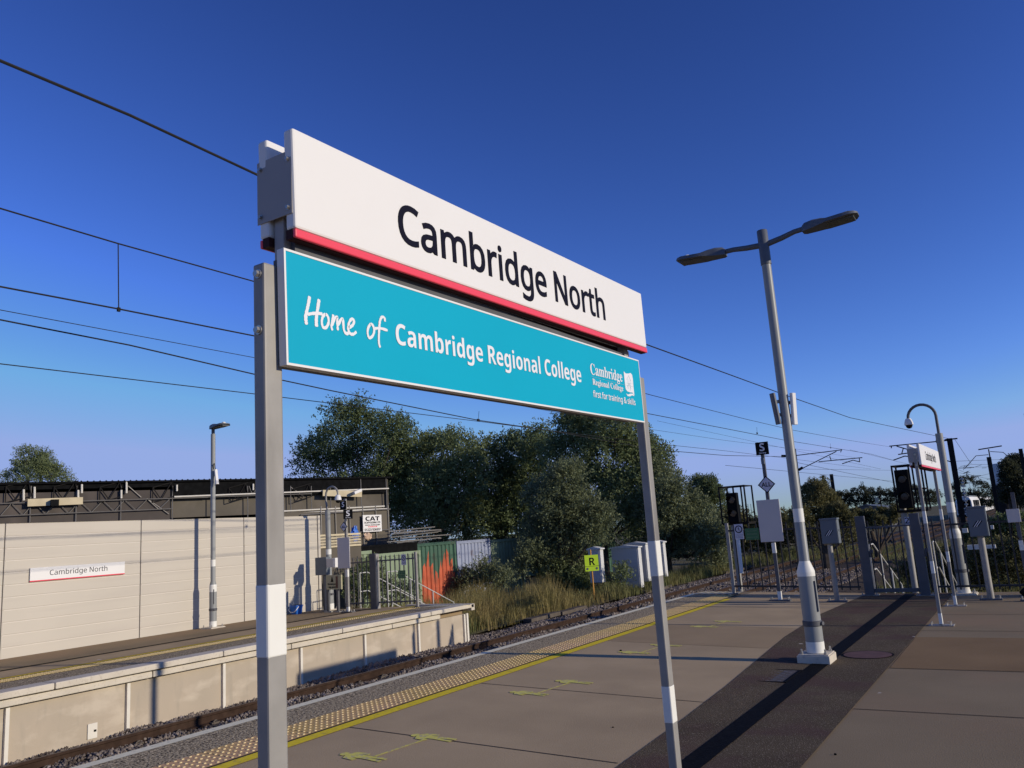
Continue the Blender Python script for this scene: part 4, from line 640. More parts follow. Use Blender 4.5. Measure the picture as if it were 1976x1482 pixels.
# ================================================================== CCTV POLES
def dome_camera(t, x, y, z, s=1.0):
    b = MB(); b.lathe([(.001, .0), (.045 * s, .0), (.062 * s, -.03 * s), (.078 * s, -.085 * s), (.080 * s, -.125 * s), (.066 * s, -.13 * s)], 20, (x, y, z)); o = b.build('camera_housing', 'white', t, smooth=True)
    b = MB(); b.lathe([(.062 * s, -.128 * s), (.060 * s, -.15 * s), (.045 * s, -.18 * s), (.02 * s, -.195 * s), (.001, -.197 * s)], 20, (x, y, z)); b.build('camera_dome', 'black', o, smooth=True)
p = GP(1862, 1147)
C1 = thing('camera_pole', 'grey pole with a curved top arm carrying a dome camera, behind the second nameboard', 'camera pole', p, 0, 'camera poles')
tz = PY(1815, 836, p.y).z
pole_parts(C1, tz, .10, .068, 1.16, ((PY(1850, 988, p.y).z, PY(1848, 968, p.y).z), (1.02, 1.2), (.02, .16)), .2, .03)
dx = PY(1751, 800, p.y).x - p.x; ztop = PY(1783, 780, p.y).z; rr = -dx / 2
pts = [(0, 0, tz - .1)] + [(-rr + rr * math.cos(R(a)), 0, ztop - rr + rr * math.sin(R(a))) for a in range(0, 181, 15)] + [(-2 * rr, 0, PY(1750, 808, p.y).z)]
MB().tube(pts, .027, 14).build('curved_arm', 'galv_dark', C1, smooth=True)
dome_camera(C1, -2 * rr, 0, PY(1750, 808, p.y).z)

# ================================================================== STOP SIGNS
def base_feet(t, w=.2, z=0.0):
    b = MB(); b.box(-w, w, -.07, .07, z - .02, z + .03); bp = b.build('base_plate', 'galv_dark', t, bevel=.003); b = MB()
    for sx in (-1, 1):
        for sy in (-.045, .045): b.tube([(sx * w * .8, sy, z + .03), (sx * w * .8, sy, z + .075)], .013, 8)
    b.build('anchor_bolts', 'bolt', bp, smooth=True)
def s_board(t, x, y, z, s=.215, dark=False, word=True):
    o = MB().box(x - s / 2, x + s / 2, y - .012, y, z - s / 2, z + s / 2).build('stop_board', 'black', t, bevel=.004)
    k = dict(ux=(1, 0, 0), uy=(0, 0, 1), nrm=(0, -1, 0))
    text('letter', 'B', 'S', s * .60, 'panel_blank' if dark else 'letter_white', o, (x, y - .0125, z - s * .2), anchor='c', **k)
    if word: text('small_lettering', 'S', 'Car stop', s * .10, 'letter_white', o, (x, y - .0125, z - s * .40), anchor='c', bold=.001, **k)
    return o
def diamond(t, x, y, z, s=.135):
    P = [(x, y - .006, z - s), (x + s, y - .006, z), (x, y - .006, z + s), (x - s, y - .006, z)]
    o = MB().prism(P, (0, 0, 0), (0, .005, 0)).build('diamond_plate', 'black', t)
    P = [(x + (q[0] - x) * .84, y - .0075, z + (q[2] - z) * .84) for q in P]; MB().prism(P, (0, 0, 0), (0, .001, 0)).build('diamond_face', 'notice', o)
    text('lettering', 'S', 'ALL', s * .46, 'navy', o, (x, y - .0090, z - s * .23), anchor='c', bold=.003, ux=(1, 0, 0), uy=(0, 0, 1), nrm=(0, -1, 0)); return o
p = GP(1506, 1160); Yp = p.y
S1 = thing('stop_sign_post', 'dark post with black S board, ALL diamond and blank panel on the near platform', 'railway sign', p, 0, 'car stop sign posts')
q = lambda x, y: PY(x, y, Yp) - p
top = q(1470, 856).z
MB().box(-.032, .032, -.02, .03, .02, top).build('post', 'galv_dark', S1, bevel=.004)
MB().box(-.034, .034, -.022, .032, q(1498, 1067).z, q(1497, 1047).z).build('white_band', 'white_band', S1)
MB().box(-.034, .034, -.022, .032, .03, q(1505, 1141).z).build('white_band', 'white_band', S1)
base_feet(S1)
c = q(1471.5, 865.5); s_board(S1, c.x, -.03, c.z, abs(q(1484, 866).x - q(1459, 866).x), word=True)
c = q(1480, 935); diamond(S1, c.x, -.03, c.z, q(1480, 918).z - c.z)
c0 = q(1460, 966); c1 = q(1516, 1044); MB().box(c0.x, c1.x - .02, -.045, -.025, c1.z, c0.z).build('blank_panel', 'panel_blank', S1, bevel=.006)
c = q(1473, 890); b = MB(); b.box(c.x - .03, c.x + .03, -.06, -.02, c.z - .06, c.z + .06); b.build('small_receiver', 'cabinet', S1, bevel=.004)

p = FP(672, 1182); Xp = p.x; Yp = p.y; q = lambda x, y: PY(x, y, Yp) - p
S2 = thing('stop_sign_post', 'post with two S boards and an ALL diamond on the opposite platform end', 'railway sign', p, 0, 'car stop sign posts')
MB().box(-.035, .035, -.02, .03, .02, q(671, 962).z).build('post', 'galv', S2, bevel=.004)
MB().box(-.037, .037, -.022, .032, q(671, 1113).z, q(671, 1099).z).build('white_band', 'white_band', S2)
MB().box(-.037, .037, -.022, .032, .03, q(672, 1171).z).build('white_band', 'white_band', S2)
base_feet(S2)
c = q(664, 975); s_board(S2, c.x, -.03, c.z, .22, dark=False, word=False)
c = q(670.5, 992.5); ob = s_board(S2, .02, -.06, c.z, .24); ob.rotation_euler = (0, 0, .65); ob.location = (c.x, 0, 0)
c = q(665, 1016.5); diamond(S2, c.x, -.03, c.z, .13)
c0 = q(653, 1038); c1 = q(678, 1096); MB().box(c0.x, c1.x, -.05, -.03, c1.z, c0.z).build('blank_panel', 'panel_blank', S2, bevel=.006)
# ================================================================== CABINETS
KX = dict(ux=(1, 0, 0), uy=(0, 0, 1), nrm=(0, -1, 0))
def cabinet_on_pole(label, bx, by, tl, br, m='cabinet', depth=.20, r=.045, stripes=True):
    p = GP(bx, by); q = lambda x, y: PY(x, y, p.y) - p
    t = thing('control_cabinet', label, 'cabinet', p, 0, 'cabinets on poles by the fence')
    a = q(*tl); c = q(*br); top = a.z
    MB().lathe([(r, .0), (r, c.z + .02)], 18).build('pole', 'galv', t, smooth=True); base_feet(t, .17)
    bx_ = MB().box(a.x, c.x, -depth / 2, depth / 2, c.z, top - .03).build('housing', m, t, bevel=.006)
    MB().box(a.x - .012, c.x + .012, -depth / 2 - .012, depth / 2 + .012, top - .03, top).build('lid', m, bx_, bevel=.004)
    MB().box(a.x + .012, c.x - .012, -depth / 2 - .006, -depth / 2 + .001, c.z + .015, top - .045).build('door', m, bx_, bevel=.003)
    MB().box(c.x + .0005, c.x + .004, -.012, .012, (c.z + top) / 2 - .02, (c.z + top) / 2 + .02).build('lock', 'black', bx_)
    if stripes:
        b = MB(); cx = (a.x + c.x) / 2; cz = c.z + (top - c.z) * .42
        for k in (-1, 0, 1): b.add([(cx - .055 + k * .036, -depth / 2 - .0075, cz - .05), (cx - .035 + k * .036, -depth / 2 - .0075, cz - .05), (cx + .042 + k * .036, -depth / 2 - .0075, cz + .05), (cx + .022 + k * .036, -depth / 2 - .0075, cz + .05)], [(0, 1, 2, 3)])
        b.build('stripe_logo', 'black', bx_, fix=False); b = MB()
        for k in (-1, 0): b.add([(cx - .034 + k * .036, -depth / 2 - .0072, cz - .05), (cx - .020 + k * .036, -depth / 2 - .0072, cz - .05), (cx + .057 + k * .036, -depth / 2 - .0072, cz + .05), (cx + .043 + k * .036, -depth / 2 - .0072, cz + .05)], [(0, 1, 2, 3)])
        b.build('pale_stripes', 'letter_white', bx_, fix=False)
    return t
cabinet_on_pole('grey cabinet with three diagonal stripes on a pole between lamp post and gate', 1616, 1162, (1583, 1001), (1622, 1048))
cabinet_on_pole('bluish grey striped cabinet on a pole, right of the camera pole', 1913, 1158, (1864, 978), (1910, 1034), r=.055)
p = GP(1990, 1160); q = lambda x, y: PY(x, y, p.y) - p
t = thing('small_sign_post', 'dark post with white bands and a small grey notice box at the right picture edge', 'sign post', p, 0)
MB().box(-.03, .03, -.02, .03, .02, q(1955, 950).z).build('post', 'galv_dark', t, bevel=.003)
MB().box(-.032, .032, -.022, .032, q(1968, 1062).z, q(1966, 1043).z).build('white_band', 'white_band', t); base_feet(t, .15)
a = q(1941, 983); c = q(1971, 1007); MB().box(a.x, c.x, -.10, -.03, c.z, a.z).build('notice_box', 'panel_blank', t, bevel=.005)
b = MB(); b.tube([(-.08, -.03, c.z), (-.10, -.03, c.z - .18), (-.02, -.02, c.z - .27)], .014, 6); b.build('cable', 'black', t, smooth=True)

# ================================================================== NEAR FENCE AND GATE
def palisade(label, x0, x1, y, z0f, top, step=.155, group=None, m='fence', posts=(), loc0=None):
    t = thing('palisade_fence', label, 'fence', (x0, y, 0), 0, group); x = 0.0
    zb = z0f(x0)
    b = MB()
    while x < x1 - x0:
        z = z0f(x0 + x); b.box(x - .0125, x + .0125, -.008, .008, z + .10, z + top - .03)
        b.add([(x - .0125, -.008, z + top - .03), (x + .0125, -.008, z + top - .03), (x + .0125, .008, z + top - .03), (x - .0125, .008, z + top - .03), (x, 0, z + top + .012)], [(0, 1, 4), (1, 2, 4), (2, 3, 4), (3, 0, 4)]); x += step
    b.build('pales', m, t, fix=False)
    for zz in (.16, top - .14):
        MB().bar((0, 0, z0f(x0) + zz), (x1 - x0, 0, z0f(x1) + zz), .03, .035).build('fence_rail', m, t)
    for px in posts:
        z = z0f(px); MB().box(px - x0 - .03, px - x0 + .03, -.03, .03, z - .05, z + top + .02).build('fence_post', 'galv', t, bevel=.003)
        MB().box(px - x0 - .10, px - x0 + .10, -.08, .08, z - .02, z + .02).build('post_foot', 'galv_dark', t)
    return t
FY = 17.25
palisade('dark steel palisade fence across the platform end, left of the gate', -5.62, -3.10, FY, zn, 1.45, posts=(-5.62,), group='platform end fences')
palisade('dark steel palisade fence right of the gate, running out of the picture', -1.85, 3.4, FY, lambda x: 0, 1.42, group='platform end fences', posts=(.9,))
def gate_post(label, top_px, base_px):
    g = GP(*base_px); g.y = FY; t = thing('gate_post', label, 'post', (g.x, FY, zn(g.x)), 0, 'gate posts')
    z = PY(*top_px, FY).z - zn(g.x)
    b = MB(); b.box(-.085, .085, -.06, .06, .02, z); b.build('post', 'galv_dark', t, bevel=.006)
    MB().box(-.16, .16, -.10, .10, -.02, .02).build('base_plate', 'galv', t, bevel=.003)
    b = MB()
    for sx in (-.13, .13): b.tube([(sx, -.07, .02), (sx, -.07, .06)], .013, 8)
    b.build('anchor_bolts', 'bolt', t); b = MB(); b.box(.085, .12, -.03, .03, .72, .84); b.box(.10, .16, -.012, .012, .80, .87); b.build('latch', 'galv_dark', t, bevel=.003)
    return t
gate_post('thick dark gate post left of the platform end gate', (1661, 996), (1680, 1149))
gate_post('thick dark gate post right of the platform end gate', (1772, 990), (1790, 1147))
t = thing('metal_gate', 'dark barred gate between the two thick posts at the platform end', 'gate', (-2.92, FY, .01), 0)
b = MB(); x = .1
while x < .80: b.box(x - .0125, x + .0125, -.008, .008, .10, 1.42); x += .14
b.build('bars', 'fence', t, fix=False)
b = MB(); b.bar((0, 0, .10), (.85, 0, .10), .05, .07); b.bar((0, 0, 1.30), (.85, 0, 1.30), .03, .03); b.build('gate_frame', 'galv_dark', t)
# notices on the fence
def notice(label, tl, br, Y, body, m='notice'):
    a = PY(*tl, Y); c = PY(*br, Y); t = thing('fence_notice', label, 'notice', ((a.x + c.x) / 2, Y, (a.z + c.z) / 2), 0, 'notices on the fences')
    w = (c.x - a.x) / 2; h = (a.z - c.z) / 2; MB().box(-w, w, -.004, 0, -h, h).build('plate', m, t, bevel=.001); body(t, w, h); return t
def prohibition(t, w, h):
    b = MB(); cz = h * .32; r = w * .86
    for k in range(28):
        a0, a1 = 2 * math.pi * k / 28, 2 * math.pi * (k + 1) / 28
        b.add([(r * math.cos(a0), -.0052, cz + r * math.sin(a0)), (r * math.cos(a1), -.0052, cz + r * math.sin(a1)), (r * .74 * math.cos(a1), -.0052, cz + r * .74 * math.sin(a1)), (r * .74 * math.cos(a0), -.0052, cz + r * .74 * math.sin(a0))], [(0, 1, 2, 3)])
    b.bar((-r * .6, -.0054, cz + r * .6), (r * .6, -.0054, cz - r * .6), r * .2, .0004); b.build('prohibition_ring', 'navy', t, fix=False)
    b = MB(); b.blob((0, -.0056, cz + r * .42), (r * .11, .0004, r * .11), 8, 4); s = r
    for q_ in (((0, .3), (.0, -.05)), ((0, -.05), (-.22, -.5)), ((0, -.05), (.2, -.5)), ((0, .22), (-.25, .0)), ((0, .22), (.24, .05))): b.bar((q_[0][0] * s, -.0058, cz + q_[0][1] * s), (q_[1][0] * s, -.0058, cz + q_[1][1] * s), r * .17, .0004)
    b.build('walking_figure', 'navy', t, fix=False)
    k = dict(KX)
    for i, s_ in enumerate(('Passengers must not', 'pass this point or', 'cross the line')):
        try: text('small_lettering', 'S', s_, h * .075, 'navy', t, (0, -.0052, -h * (.45 + .17 * i)), anchor='c', width=w * 1.6, **k)
        except KeyError: pass
def greentext(t, w, h):
    for i, s_ in enumerate(('Do not enter', 'WARNING', 'access only')):
        try: text('small_lettering', 'S', s_, h * .2, 'cont_pale', t, (0, -.0052, h * (.45 - .55 * i)), anchor='c', width=w * 1.5, **KX)
        except KeyError: pass
notice('white prohibition notice with a crossed-out walking figure on the near fence', (1416, 1012), (1436, 1040), FY - .03, prohibition)
notice('small green notice beside the crossed-out walker on the near fence', (1437, 1020), (1466, 1041), FY - .03, greentext, 'green_sign')
Q['galv_pale'] = mat('pale painted rail', (.52, .51, .47), .6, vary=.06)
# white handrails of the ramps behind the two fences
def handrail(label, loc, L, drop, h, n, group='white ramp handrails'):
    t = thing('ramp_handrail', label, 'handrail', loc, 0, group); b = MB(); r = .015
    for dz in (0, -h * .5): b.tube([(0, 0, h + dz), (0, L * .12, h + dz), (0, L, h + dz - drop), (0, L * 1.04, h + dz - drop - .25)], r, 8)
    b.build('rails', 'galv_pale', t, smooth=True)
    for k in range(n):
        u = k / (n - 1); y = L * u; z = h - drop * max(0, (u - .12) / .88); MB().tube([(0, y, z), (0, y, z - h - .1)], r, 8).build('upright', 'galv_pale', t, smooth=True)
    return t
handrail('white ramp handrail seen through the bars right behind the platform gate', (-2.95, 17.9, -.05), 3.6, 1.1, 1.0, 4)
handrail('white ramp handrail behind the right gate post', (-1.80, 17.9, -.05), 3.6, 1.1, 1.0, 4)

# ================================================================== COVERS AND FLOOR MARKS
a = (-2.98, 8.62, .012)
t = thing('access_cover', 'rectangular steel access cover let into the asphalt beside the lamp post', 'cover', (-2.70, 8.93, .016), 0)
b = MB(); b.box(-.29, .29, -.32, .32, -.01, 0); b.build('plate', mat('cover plate', (.12, .10, .085), .7, metal=.1, spec=.1, vary=.2, scale=8), t)
b = MB()
for x in (-.31, .31): b.box(x - .018, x + .018, -.345, .345, -.01, .003)
for y in (-.335, .335): b.box(-.292, .292, y - .012, y + .012, -.01, .003)
b.build('frame', 'drain', t)
b = MB()
for i in range(9):
    for j in range(11):
        if (i + j) % 2 == 0 and not (2 < i < 6 and 3 < j < 7): b.box(-.25 + i * .062 - .016, -.25 + i * .062 + .016, -.28 + j * .056 - .004, -.28 + j * .056 + .004, 0, .0025)
b.build('tread_pattern', 'galv', t)
t = thing('manhole_cover', 'round rusty manhole cover in the asphalt right of the lamp post', 'manhole cover', (-1.90, 10.4, .010), 0)
MB().lathe([(.26, 0), (.26, .003), (.001, .003)], 32).build('lid', mat('rusty lid', (.115, .055, .045), .85, vary=.25, scale=7), t)
MB().lathe([(.285, .001), (.285, .0015), (.262, .0015)], 32).build('rim', 'drain', t)
# distancing pictograms: two people lying across, joined by a line
def person_outline():
    return [[(-.36, .0), (-.33, .05), (-.27, .05), (-.25, .0), (-.27, -.05), (-.33, -.05)],
            [(-.25, .03), (-.20, .10), (.0, .12), (.03, .07), (-.10, .06), (.06, .05), (.34, .06), (.36, .01), (.10, .0), (.34, -.02), (.34, -.07), (.05, -.05), (-.10, -.06), (.0, -.08), (-.02, -.13), (-.20, -.11), (-.25, -.03)]]
for k, (px, py) in enumerate(((770, 1443), (1065, 1328), (1255, 1253), (1382, 1205))):
    p = GP(px, py); s = .62
    t = thing('floor_marking', ('worn yellow distancing mark of two linked people, ' + ('nearest the viewer', 'second from the viewer', 'third, beside the right sign post', 'faintest and farthest')[k]), 'floor marking', (p.x, p.y, p.z), 0, 'distancing marks painted on the platform')
    for j, (ox, oy) in enumerate(((-.02, .33), (-.02, -.33))):
        b = MB()
        for poly in person_outline():
            q = [(ox + .10 * (1 if j == 0 else -.6) + x * s, oy + y * s * 1.25) for x, y in poly]; b.add([(x, y, zn(p.x + x) - p.z + .0085) for x, y in q], [tuple(range(len(q)))])
        b.build('painted_person', 'picto', t, fix=False)
    b = MB(); b.add([(x, y, zn(p.x + x) - p.z + .0080) for x, y in ((-.012, -.28), (.012, -.28), (.07, .27), (.046, .27))], [(0, 1, 2, 3)]); b.build('painted_line', 'picto', t, fix=False)
r = random.Random(5)
for k, (px, py) in enumerate(((1198, 1257), (1370, 1352), (1183, 1405), (1612, 1457))):
    p = GP(px, py); s = .018 if k == 0 else .010
    b = MB(); b.blob((0, 0, s * .5), (s, s * .7, s * .8), 7, 4); o = b.build('dropped_pebble', 'black', None); o.location = p
    tag(o, ('dark pebble beside the yellow line, largest of the loose bits on the platform', 'tiny dark crumb left of the steel access cover', 'tiny dark crumb on the slab near the left asphalt edge', 'tiny dark crumb on the right-hand slab near the lower picture edge')[k], 'pebble', 'loose bits on the platform')

# ================================================================== OPPOSITE PLATFORM THINGS
WX = -17.42
t = thing('noise_barrier', 'long beige panelled barrier wall behind the opposite platform', 'wall', (WX, 0, -.12), 0)
ys = [-14.0, -8.3, -5.4, -2.5, .45, 3.3] + [PX(2, 1200, WX).y, PX(271, 1100, WX).y, PX(471, 1100, WX).y, PX(614, 1100, WX).y]
for i in range(len(ys) - 1):
    b = MB(); y0, y1 = ys[i] + .012, ys[i + 1] - .012; prof = []; z = 0.0; n = 11; hh = 2.64 / n
    for k in range(n):
        z = k * hh; prof += [(0.0, z), (0.0, z + hh - .012), (-.006, z + hh - .008)]
    prof.append((0.0, 2.64)); prof += [(-.10, 2.64), (-.10, 0)]
    b.prism([(x, 0, z_) for x, z_ in prof], (0, y0, 0), (0, y1, 0)); o = b.build('wall_panel', 'barrier', t); b = MB()
    for k in range(1, n): b.box(.0005, .004, y0 + .02, y1 - .02, k * hh - .030, k * hh - .012)
    b.build('raised_ribs', 'lip', o)
    MB().box(-.08, -.02, y1, y1 + .024, 0, 2.63).build('panel_joint', 'barrier_joint', t)
MB().box(-.12, .03, ys[-1], ys[-1] + .09, 0, 2.64).build('end_post', 'barrier', t, bevel=.004)
# wall name plate
a = PX(58, 1098, WX + .03); c = PX(240, 1109, WX + .03); w = c.y - a.y; h = .275
t = thing('wall_nameboard', 'white station name panel with a red lower edge fixed on the beige barrier wall', 'station sign', (WX + .02, a.y, PX(58, 1123, WX + .03).z), 0)
MB().box(0, .02, 0, w, .02, h).build('name_panel', 'white', t, bevel=.002); MB().box(0, .021, 0, w, 0, .0198).build('red_stripe', 'red', t)
l = PX(95, 1110, WX + .04); r_ = PX(208, 1105, WX + .04)
text('lettering', 'S', 'Cambridge North', .105, 'navy', t, (.0212, l.y - a.y, .105), width=r_.y - l.y, bold=0)
# blue bucket
p = FP(572, 1185)
t = thing('bucket', 'blue plastic mop bucket with a white handle by the barrier wall', 'bucket', p, 0)
b = MB(); secs = []
for z, w_, d in ((0, .13, .09), (.02, .14, .10), (.20, .17, .125), (.21, .185, .135), (.235, .185, .135)): secs.append([(x, y, z) for x, y in round_rect(w_ * .82, d, .04, 3)])
loft(b, secs, None); b.build('body', 'blue', t, smooth=True)
MB().box(-.125, .125, -.105, .105, .2355, .2365).build('opening', 'black', t)
MB().tube([(-.155, -.05, .21), (-.15, -.145, .12), (-.07, -.15, .06), (.07, -.15, .06), (.15, -.145, .12), (.155, -.05, .21)], .010, 6).build('handle', 'white', t, smooth=True)
# camera pole on the opposite platform
p = Vector((-16.9, 16.55, zf(-16.9))); q = lambda x, y: PY(x, y, p.y) - p
C2 = thing('camera_pole', 'grey pole with a swan-neck arm and white dome camera at the opposite platform end', 'camera pole', (PY(637, 1180, p.y).x, p.y, p.z), 0, 'camera poles')
p = C2.location.copy(); q = lambda x, y: PY(x, y, p.y) - p
pole_parts(C2, q(629, 985).z, .11, .075, .9, ((q(632, 1070).z, q(632, 1060).z), (.02, .18)), .16, .03)
zt = q(640, 939).z; xe = q(652, 950).x; xs0 = q(629, 960).x; rr = (xe - xs0) / 2
pts = [(0, 0, q(629, 985).z - .05), (xs0, 0, q(629, 968).z)] + [(xs0 + rr - rr * math.cos(R(a)), 0, zt - rr + rr * math.sin(R(a))) for a in range(0, 181, 20)] + [(xe, 0, q(652, 955).z)]
MB().tube(pts, .028, 12).build('curved_arm', 'galv', C2, smooth=True); dome_camera(C2, xe, 0, q(652, 955).z, 1.15)
# cabinets of the opposite platform
def far_box(label, cat, name, tl, br, Y, m, d=.16, legs=(), group=None, extra=None, legm='galv_dark'):
    a = PY(*tl, Y); c = PY(*br, Y); X = (a.x + c.x) / 2; zb = zf(X)
    t = thing(name, label, cat, (X, Y, zb), 0, group)
    o = MB().box(a.x - X, c.x - X, -d / 2, d / 2, c.z - zb, a.z - zb).build('housing', m, t, bevel=.004)
    for lx in legs:
        lxx = PY(lx, br[1], Y).x - X; MB().box(lxx - .03, lxx + .03, -.03, .03, 0, c.z - zb).build('leg', legm, t)
        MB().box(lxx - .10, lxx + .10, -.07, .07, -.01, .025).build('base_plate', 'galv', t)
    if extra: extra(t, o, a, c, X, zb)
    return t
far_box('dark grey cabinet on a post left of the opposite camera pole', 'cabinet', 'control_cabinet', (612, 1076), (634, 1109), 16.3, 'cabinet', legs=(626,), group='cabinets on the opposite platform')
far_box('small grey junction box with a white front on the opposite camera pole', 'cabinet', 'junction_box', (632, 1078), (647, 1094), 16.2, 'panel_blank', d=.1, group='cabinets on the opposite platform',
        extra=lambda t, o, a, c, X, zb: MB().box(c.x - X - .02, c.x - X + .07, -.07, .03, c.z - zb - .01, a.z - zb + .01).build('white_cover', 'white', o, bevel=.003))
def warn(t, o, a, c, X, zb):
    cz = (a.z + c.z) / 2 - zb; h = (a.z - c.z) / 2; b = MB(); s = h * .45; tx = -.05; y = -.0295
    b.add([(tx - s * .6, y, cz + h * .05), (tx + s * .6, y, cz + h * .05), (tx, y, cz + h * .85)], [(0, 1, 2)]); b.build('warning_triangle', 'black', o, fix=False)
    text('lettering', 'S', 'Do not pass', h * .22, 'black', o, (tx, y, cz - h * .35), anchor='c', bold=.002, **KX); text('lettering', 'S', 'this point', h * .22, 'black', o, (tx, y, cz - h * .78), anchor='c', bold=.002, **KX)
    MB().box(.085, .16, -.032, -.028, cz - h * .8, cz + h * .8).build('dark_strip', mat('maroon strip', (.10, .035, .03), .5), o)
far_box('khaki warning board with a black triangle on two short posts, opposite platform', 'warning sign', 'warning_board', (630, 1110), (660, 1137), 15.9, 'yellow_sign', d=.05, legs=(633, 652), extra=warn)
# fence, gate post and handrails
FYF = 16.42
g0 = PY(722, 1100, FYF).x; g1 = PY(803, 1100, FYF).x
palisade('steel palisade fence between camera pole and gate post on the opposite platform', -16.0, g0 - .12, FYF, zf, 1.36, step=.16, m='galv_dark', group='platform end fences')
palisade('steel palisade fence from the gate post to the edge of the opposite platform', g0 + .12, g1, FYF, zf, 1.36, step=.15, m='galv_dark', posts=(g1,), group='platform end fences')
t = thing('gate_post', 'thick grey gate post in the fence of the opposite platform', 'post', (g0, FYF, zf(g0)), 0, 'gate posts')
MB().box(-.10, .10, -.07, .07, 0, 1.42).build('post', 'galv_dark', t, bevel=.006); MB().box(.1, .13, -.06, .06, 0, 1.40).build('slam_plate', 'galv', t, bevel=.003)
notice('white prohibition notice with a crossed-out walking figure on the opposite platform fence', (774, 1070), (784, 1090), FYF - .03, prohibition)
notice('small green notice low on the opposite platform fence', (768, 1101), (783, 1116), FYF - .03, greentext, 'green_sign')
handrail('white ramp handrail behind the opposite fence, left of the two', (PY(704, 1110, 17.2).x, 17.0, -.15), 2.6, 1.0, 1.0, 3)
handrail('white ramp handrail behind the opposite fence, right of the two', (PY(757, 1110, 17.2).x, 17.0, -.15), 2.9, 1.1, 1.0, 4)
# white plate low on the opposite platform face
a = PX(169, 1398, -12.23); c = PX(187, 1423, -12.23)
t = thing('wall_plate', 'small white plastic plate with a dark dot low on the opposite platform wall', 'plate', (-12.238, a.y, c.z), 0)
MB().box(0, .018, 0, c.y - a.y, 0, a.z - c.z).build('plate', 'rib', t, bevel=.003); MB().box(.018, .022, (c.y - a.y) * .62, (c.y - a.y) * .88, (a.z - c.z) * .42, (a.z - c.z) * .56).build('dark_socket', 'black', t)
# ================================================================== YARD BEHIND THE BARRIER
# open-fronted sheeted store; its front runs from A to B
zt = 4.45; A = PZ(0, 932, zt); Bp = PZ(748, 920, zt); d = (Bp - A); d.z = 0; Lr = d.length; d.normalize()
A2 = A - d * 9; Lr += 9; ang = math.atan2(d.y, d.x)
sh = thing('storage_shed', 'long dark flat-roofed scaffold store with mesh sheeting behind the barrier wall', 'shed', (A2.x, A2.y, -1.1), ang)
G0 = 1.1                                                       # local z of platform zero level; local x runs along the front, -y faces the track
def loc(px, py, off=0.0):
    """photo pixel -> (u along front, z) on the vertical plane of the shed front, shifted back by off"""
    v = ray(px, py); n = Vector((-d.y, d.x, 0)); o = A2 + n * off; t_ = (o.x * n.x + o.y * n.y) / (v[0] * n.x + v[1] * n.y)
    P = Vector(_C + v * t_); return (P - A2).dot(d), P.z + 1.1
b = MB(); x = 0.0
b.box(-.2, Lr + .25, -.10, 9, zt + 1.06, zt + 1.10)
k = 0
while x < Lr + .2: b.box(x, x + .05, -.115, -.1001, zt + 1.04, zt + 1.125); x += .2
b.build('roof', 'shed_roof', sh)
MB().box(-.2, Lr + .2, -.12, -.09, zt + 1.03, zt + 1.10).build('roof_edge', 'shed_roof', sh)
u1, z1 = loc(340, 990); us, _ = loc(330, 990)
MB().box(-.2, us, .02, .05, .2, zt + .75).build('mesh_sheeting', 'net', sh)
MB().box(us + .02, Lr, .15, .20, loc(500, 992)[1], loc(500, 953)[1] - .02).build('mesh_sheeting', 'net2', sh)
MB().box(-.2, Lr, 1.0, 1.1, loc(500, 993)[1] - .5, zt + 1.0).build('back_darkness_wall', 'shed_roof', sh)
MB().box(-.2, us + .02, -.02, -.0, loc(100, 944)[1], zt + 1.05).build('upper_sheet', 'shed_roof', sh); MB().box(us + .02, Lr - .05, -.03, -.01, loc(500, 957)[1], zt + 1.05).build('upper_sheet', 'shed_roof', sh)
u0, za = loc(590, 1000)
MB().box(Lr - .05, Lr, .0, 8, .2, zt + 1.0).build('end_sheet', 'net2', sh)
b = MB()
for px in (59, 147, 233, 332, 406, 477, 560, 600, 637, 696, 745): u, _ = loc(px, 960); b.tube([(u, -.05, .1), (u, -.05, loc(px, 938)[1] if px < 690 else zt + 1.02)], .020, 6)
b.build('scaffold_posts', 'tube', sh)
b = MB()
for p0, p1 in (((0, 972), (232, 965)), ((232, 965), (400, 960)), ((0, 996), (330, 982)), ((335, 961.5), (600, 953))):
    a_, c_ = loc(*p0), loc(*p1); b.tube([(a_[0], -.09, a_[1]), (c_[0], -.09, c_[1])], .020, 6)
b.build('ledger_tubes', 'tube', sh); b = MB()
for p0, p1 in (((335, 959), (748, 943)), ((500, 989), (740, 977)), ((560, 991), (745, 982))):
    a_, c_ = loc(*p0), loc(*p1); b.tube([(a_[0], -.10, a_[1]), (c_[0], -.10, c_[1])], .030, 6)
b.build('bright_ledgers', 'rib', sh)
# lattice girders: short cross girders hanging under the roof edge and long ones between ledgers
for px in (60, 150, 236, 335, 478, 600):
    b = MB()
    u, _ = loc(px, 960); zz = loc(px, 962)[1]
    for s0, s1 in (((u - .75, zz - .12), (u, zz + .08)), ((u - .75, zz + .42), (u, zz + .62)), ((u - .75, zz - .12), (u - .75, zz + .42)), ((u - .75, zz + .42), (u - .45, zz - .03)), ((u - .45, zz - .03), (u - .1, zz + .60)), ((u - .1, zz + .6), (u, zz + .08))): b.tube([(s0[0], -.07, s0[1]), (s1[0], -.07, s1[1])], .018, 5)
    b.build('cross_girder', 'mast', sh)
b = MB(); xs = list(range(0, 235, 22)) + list(range(240, 330, 22))
for i in range(len(xs) - 1):
    lo = loc(xs[i], 996 - xs[i] * .042); hi = loc(xs[i + 1], 972 - xs[i + 1] * .03)
    p0, p1 = (lo, hi) if i % 2 == 0 else (loc(xs[i], 972 - xs[i] * .03), loc(xs[i + 1], 996 - xs[i + 1] * .042)); b.tube([(p0[0], -.04, p0[1]), (p1[0], -.04, p1[1])], .016, 5)
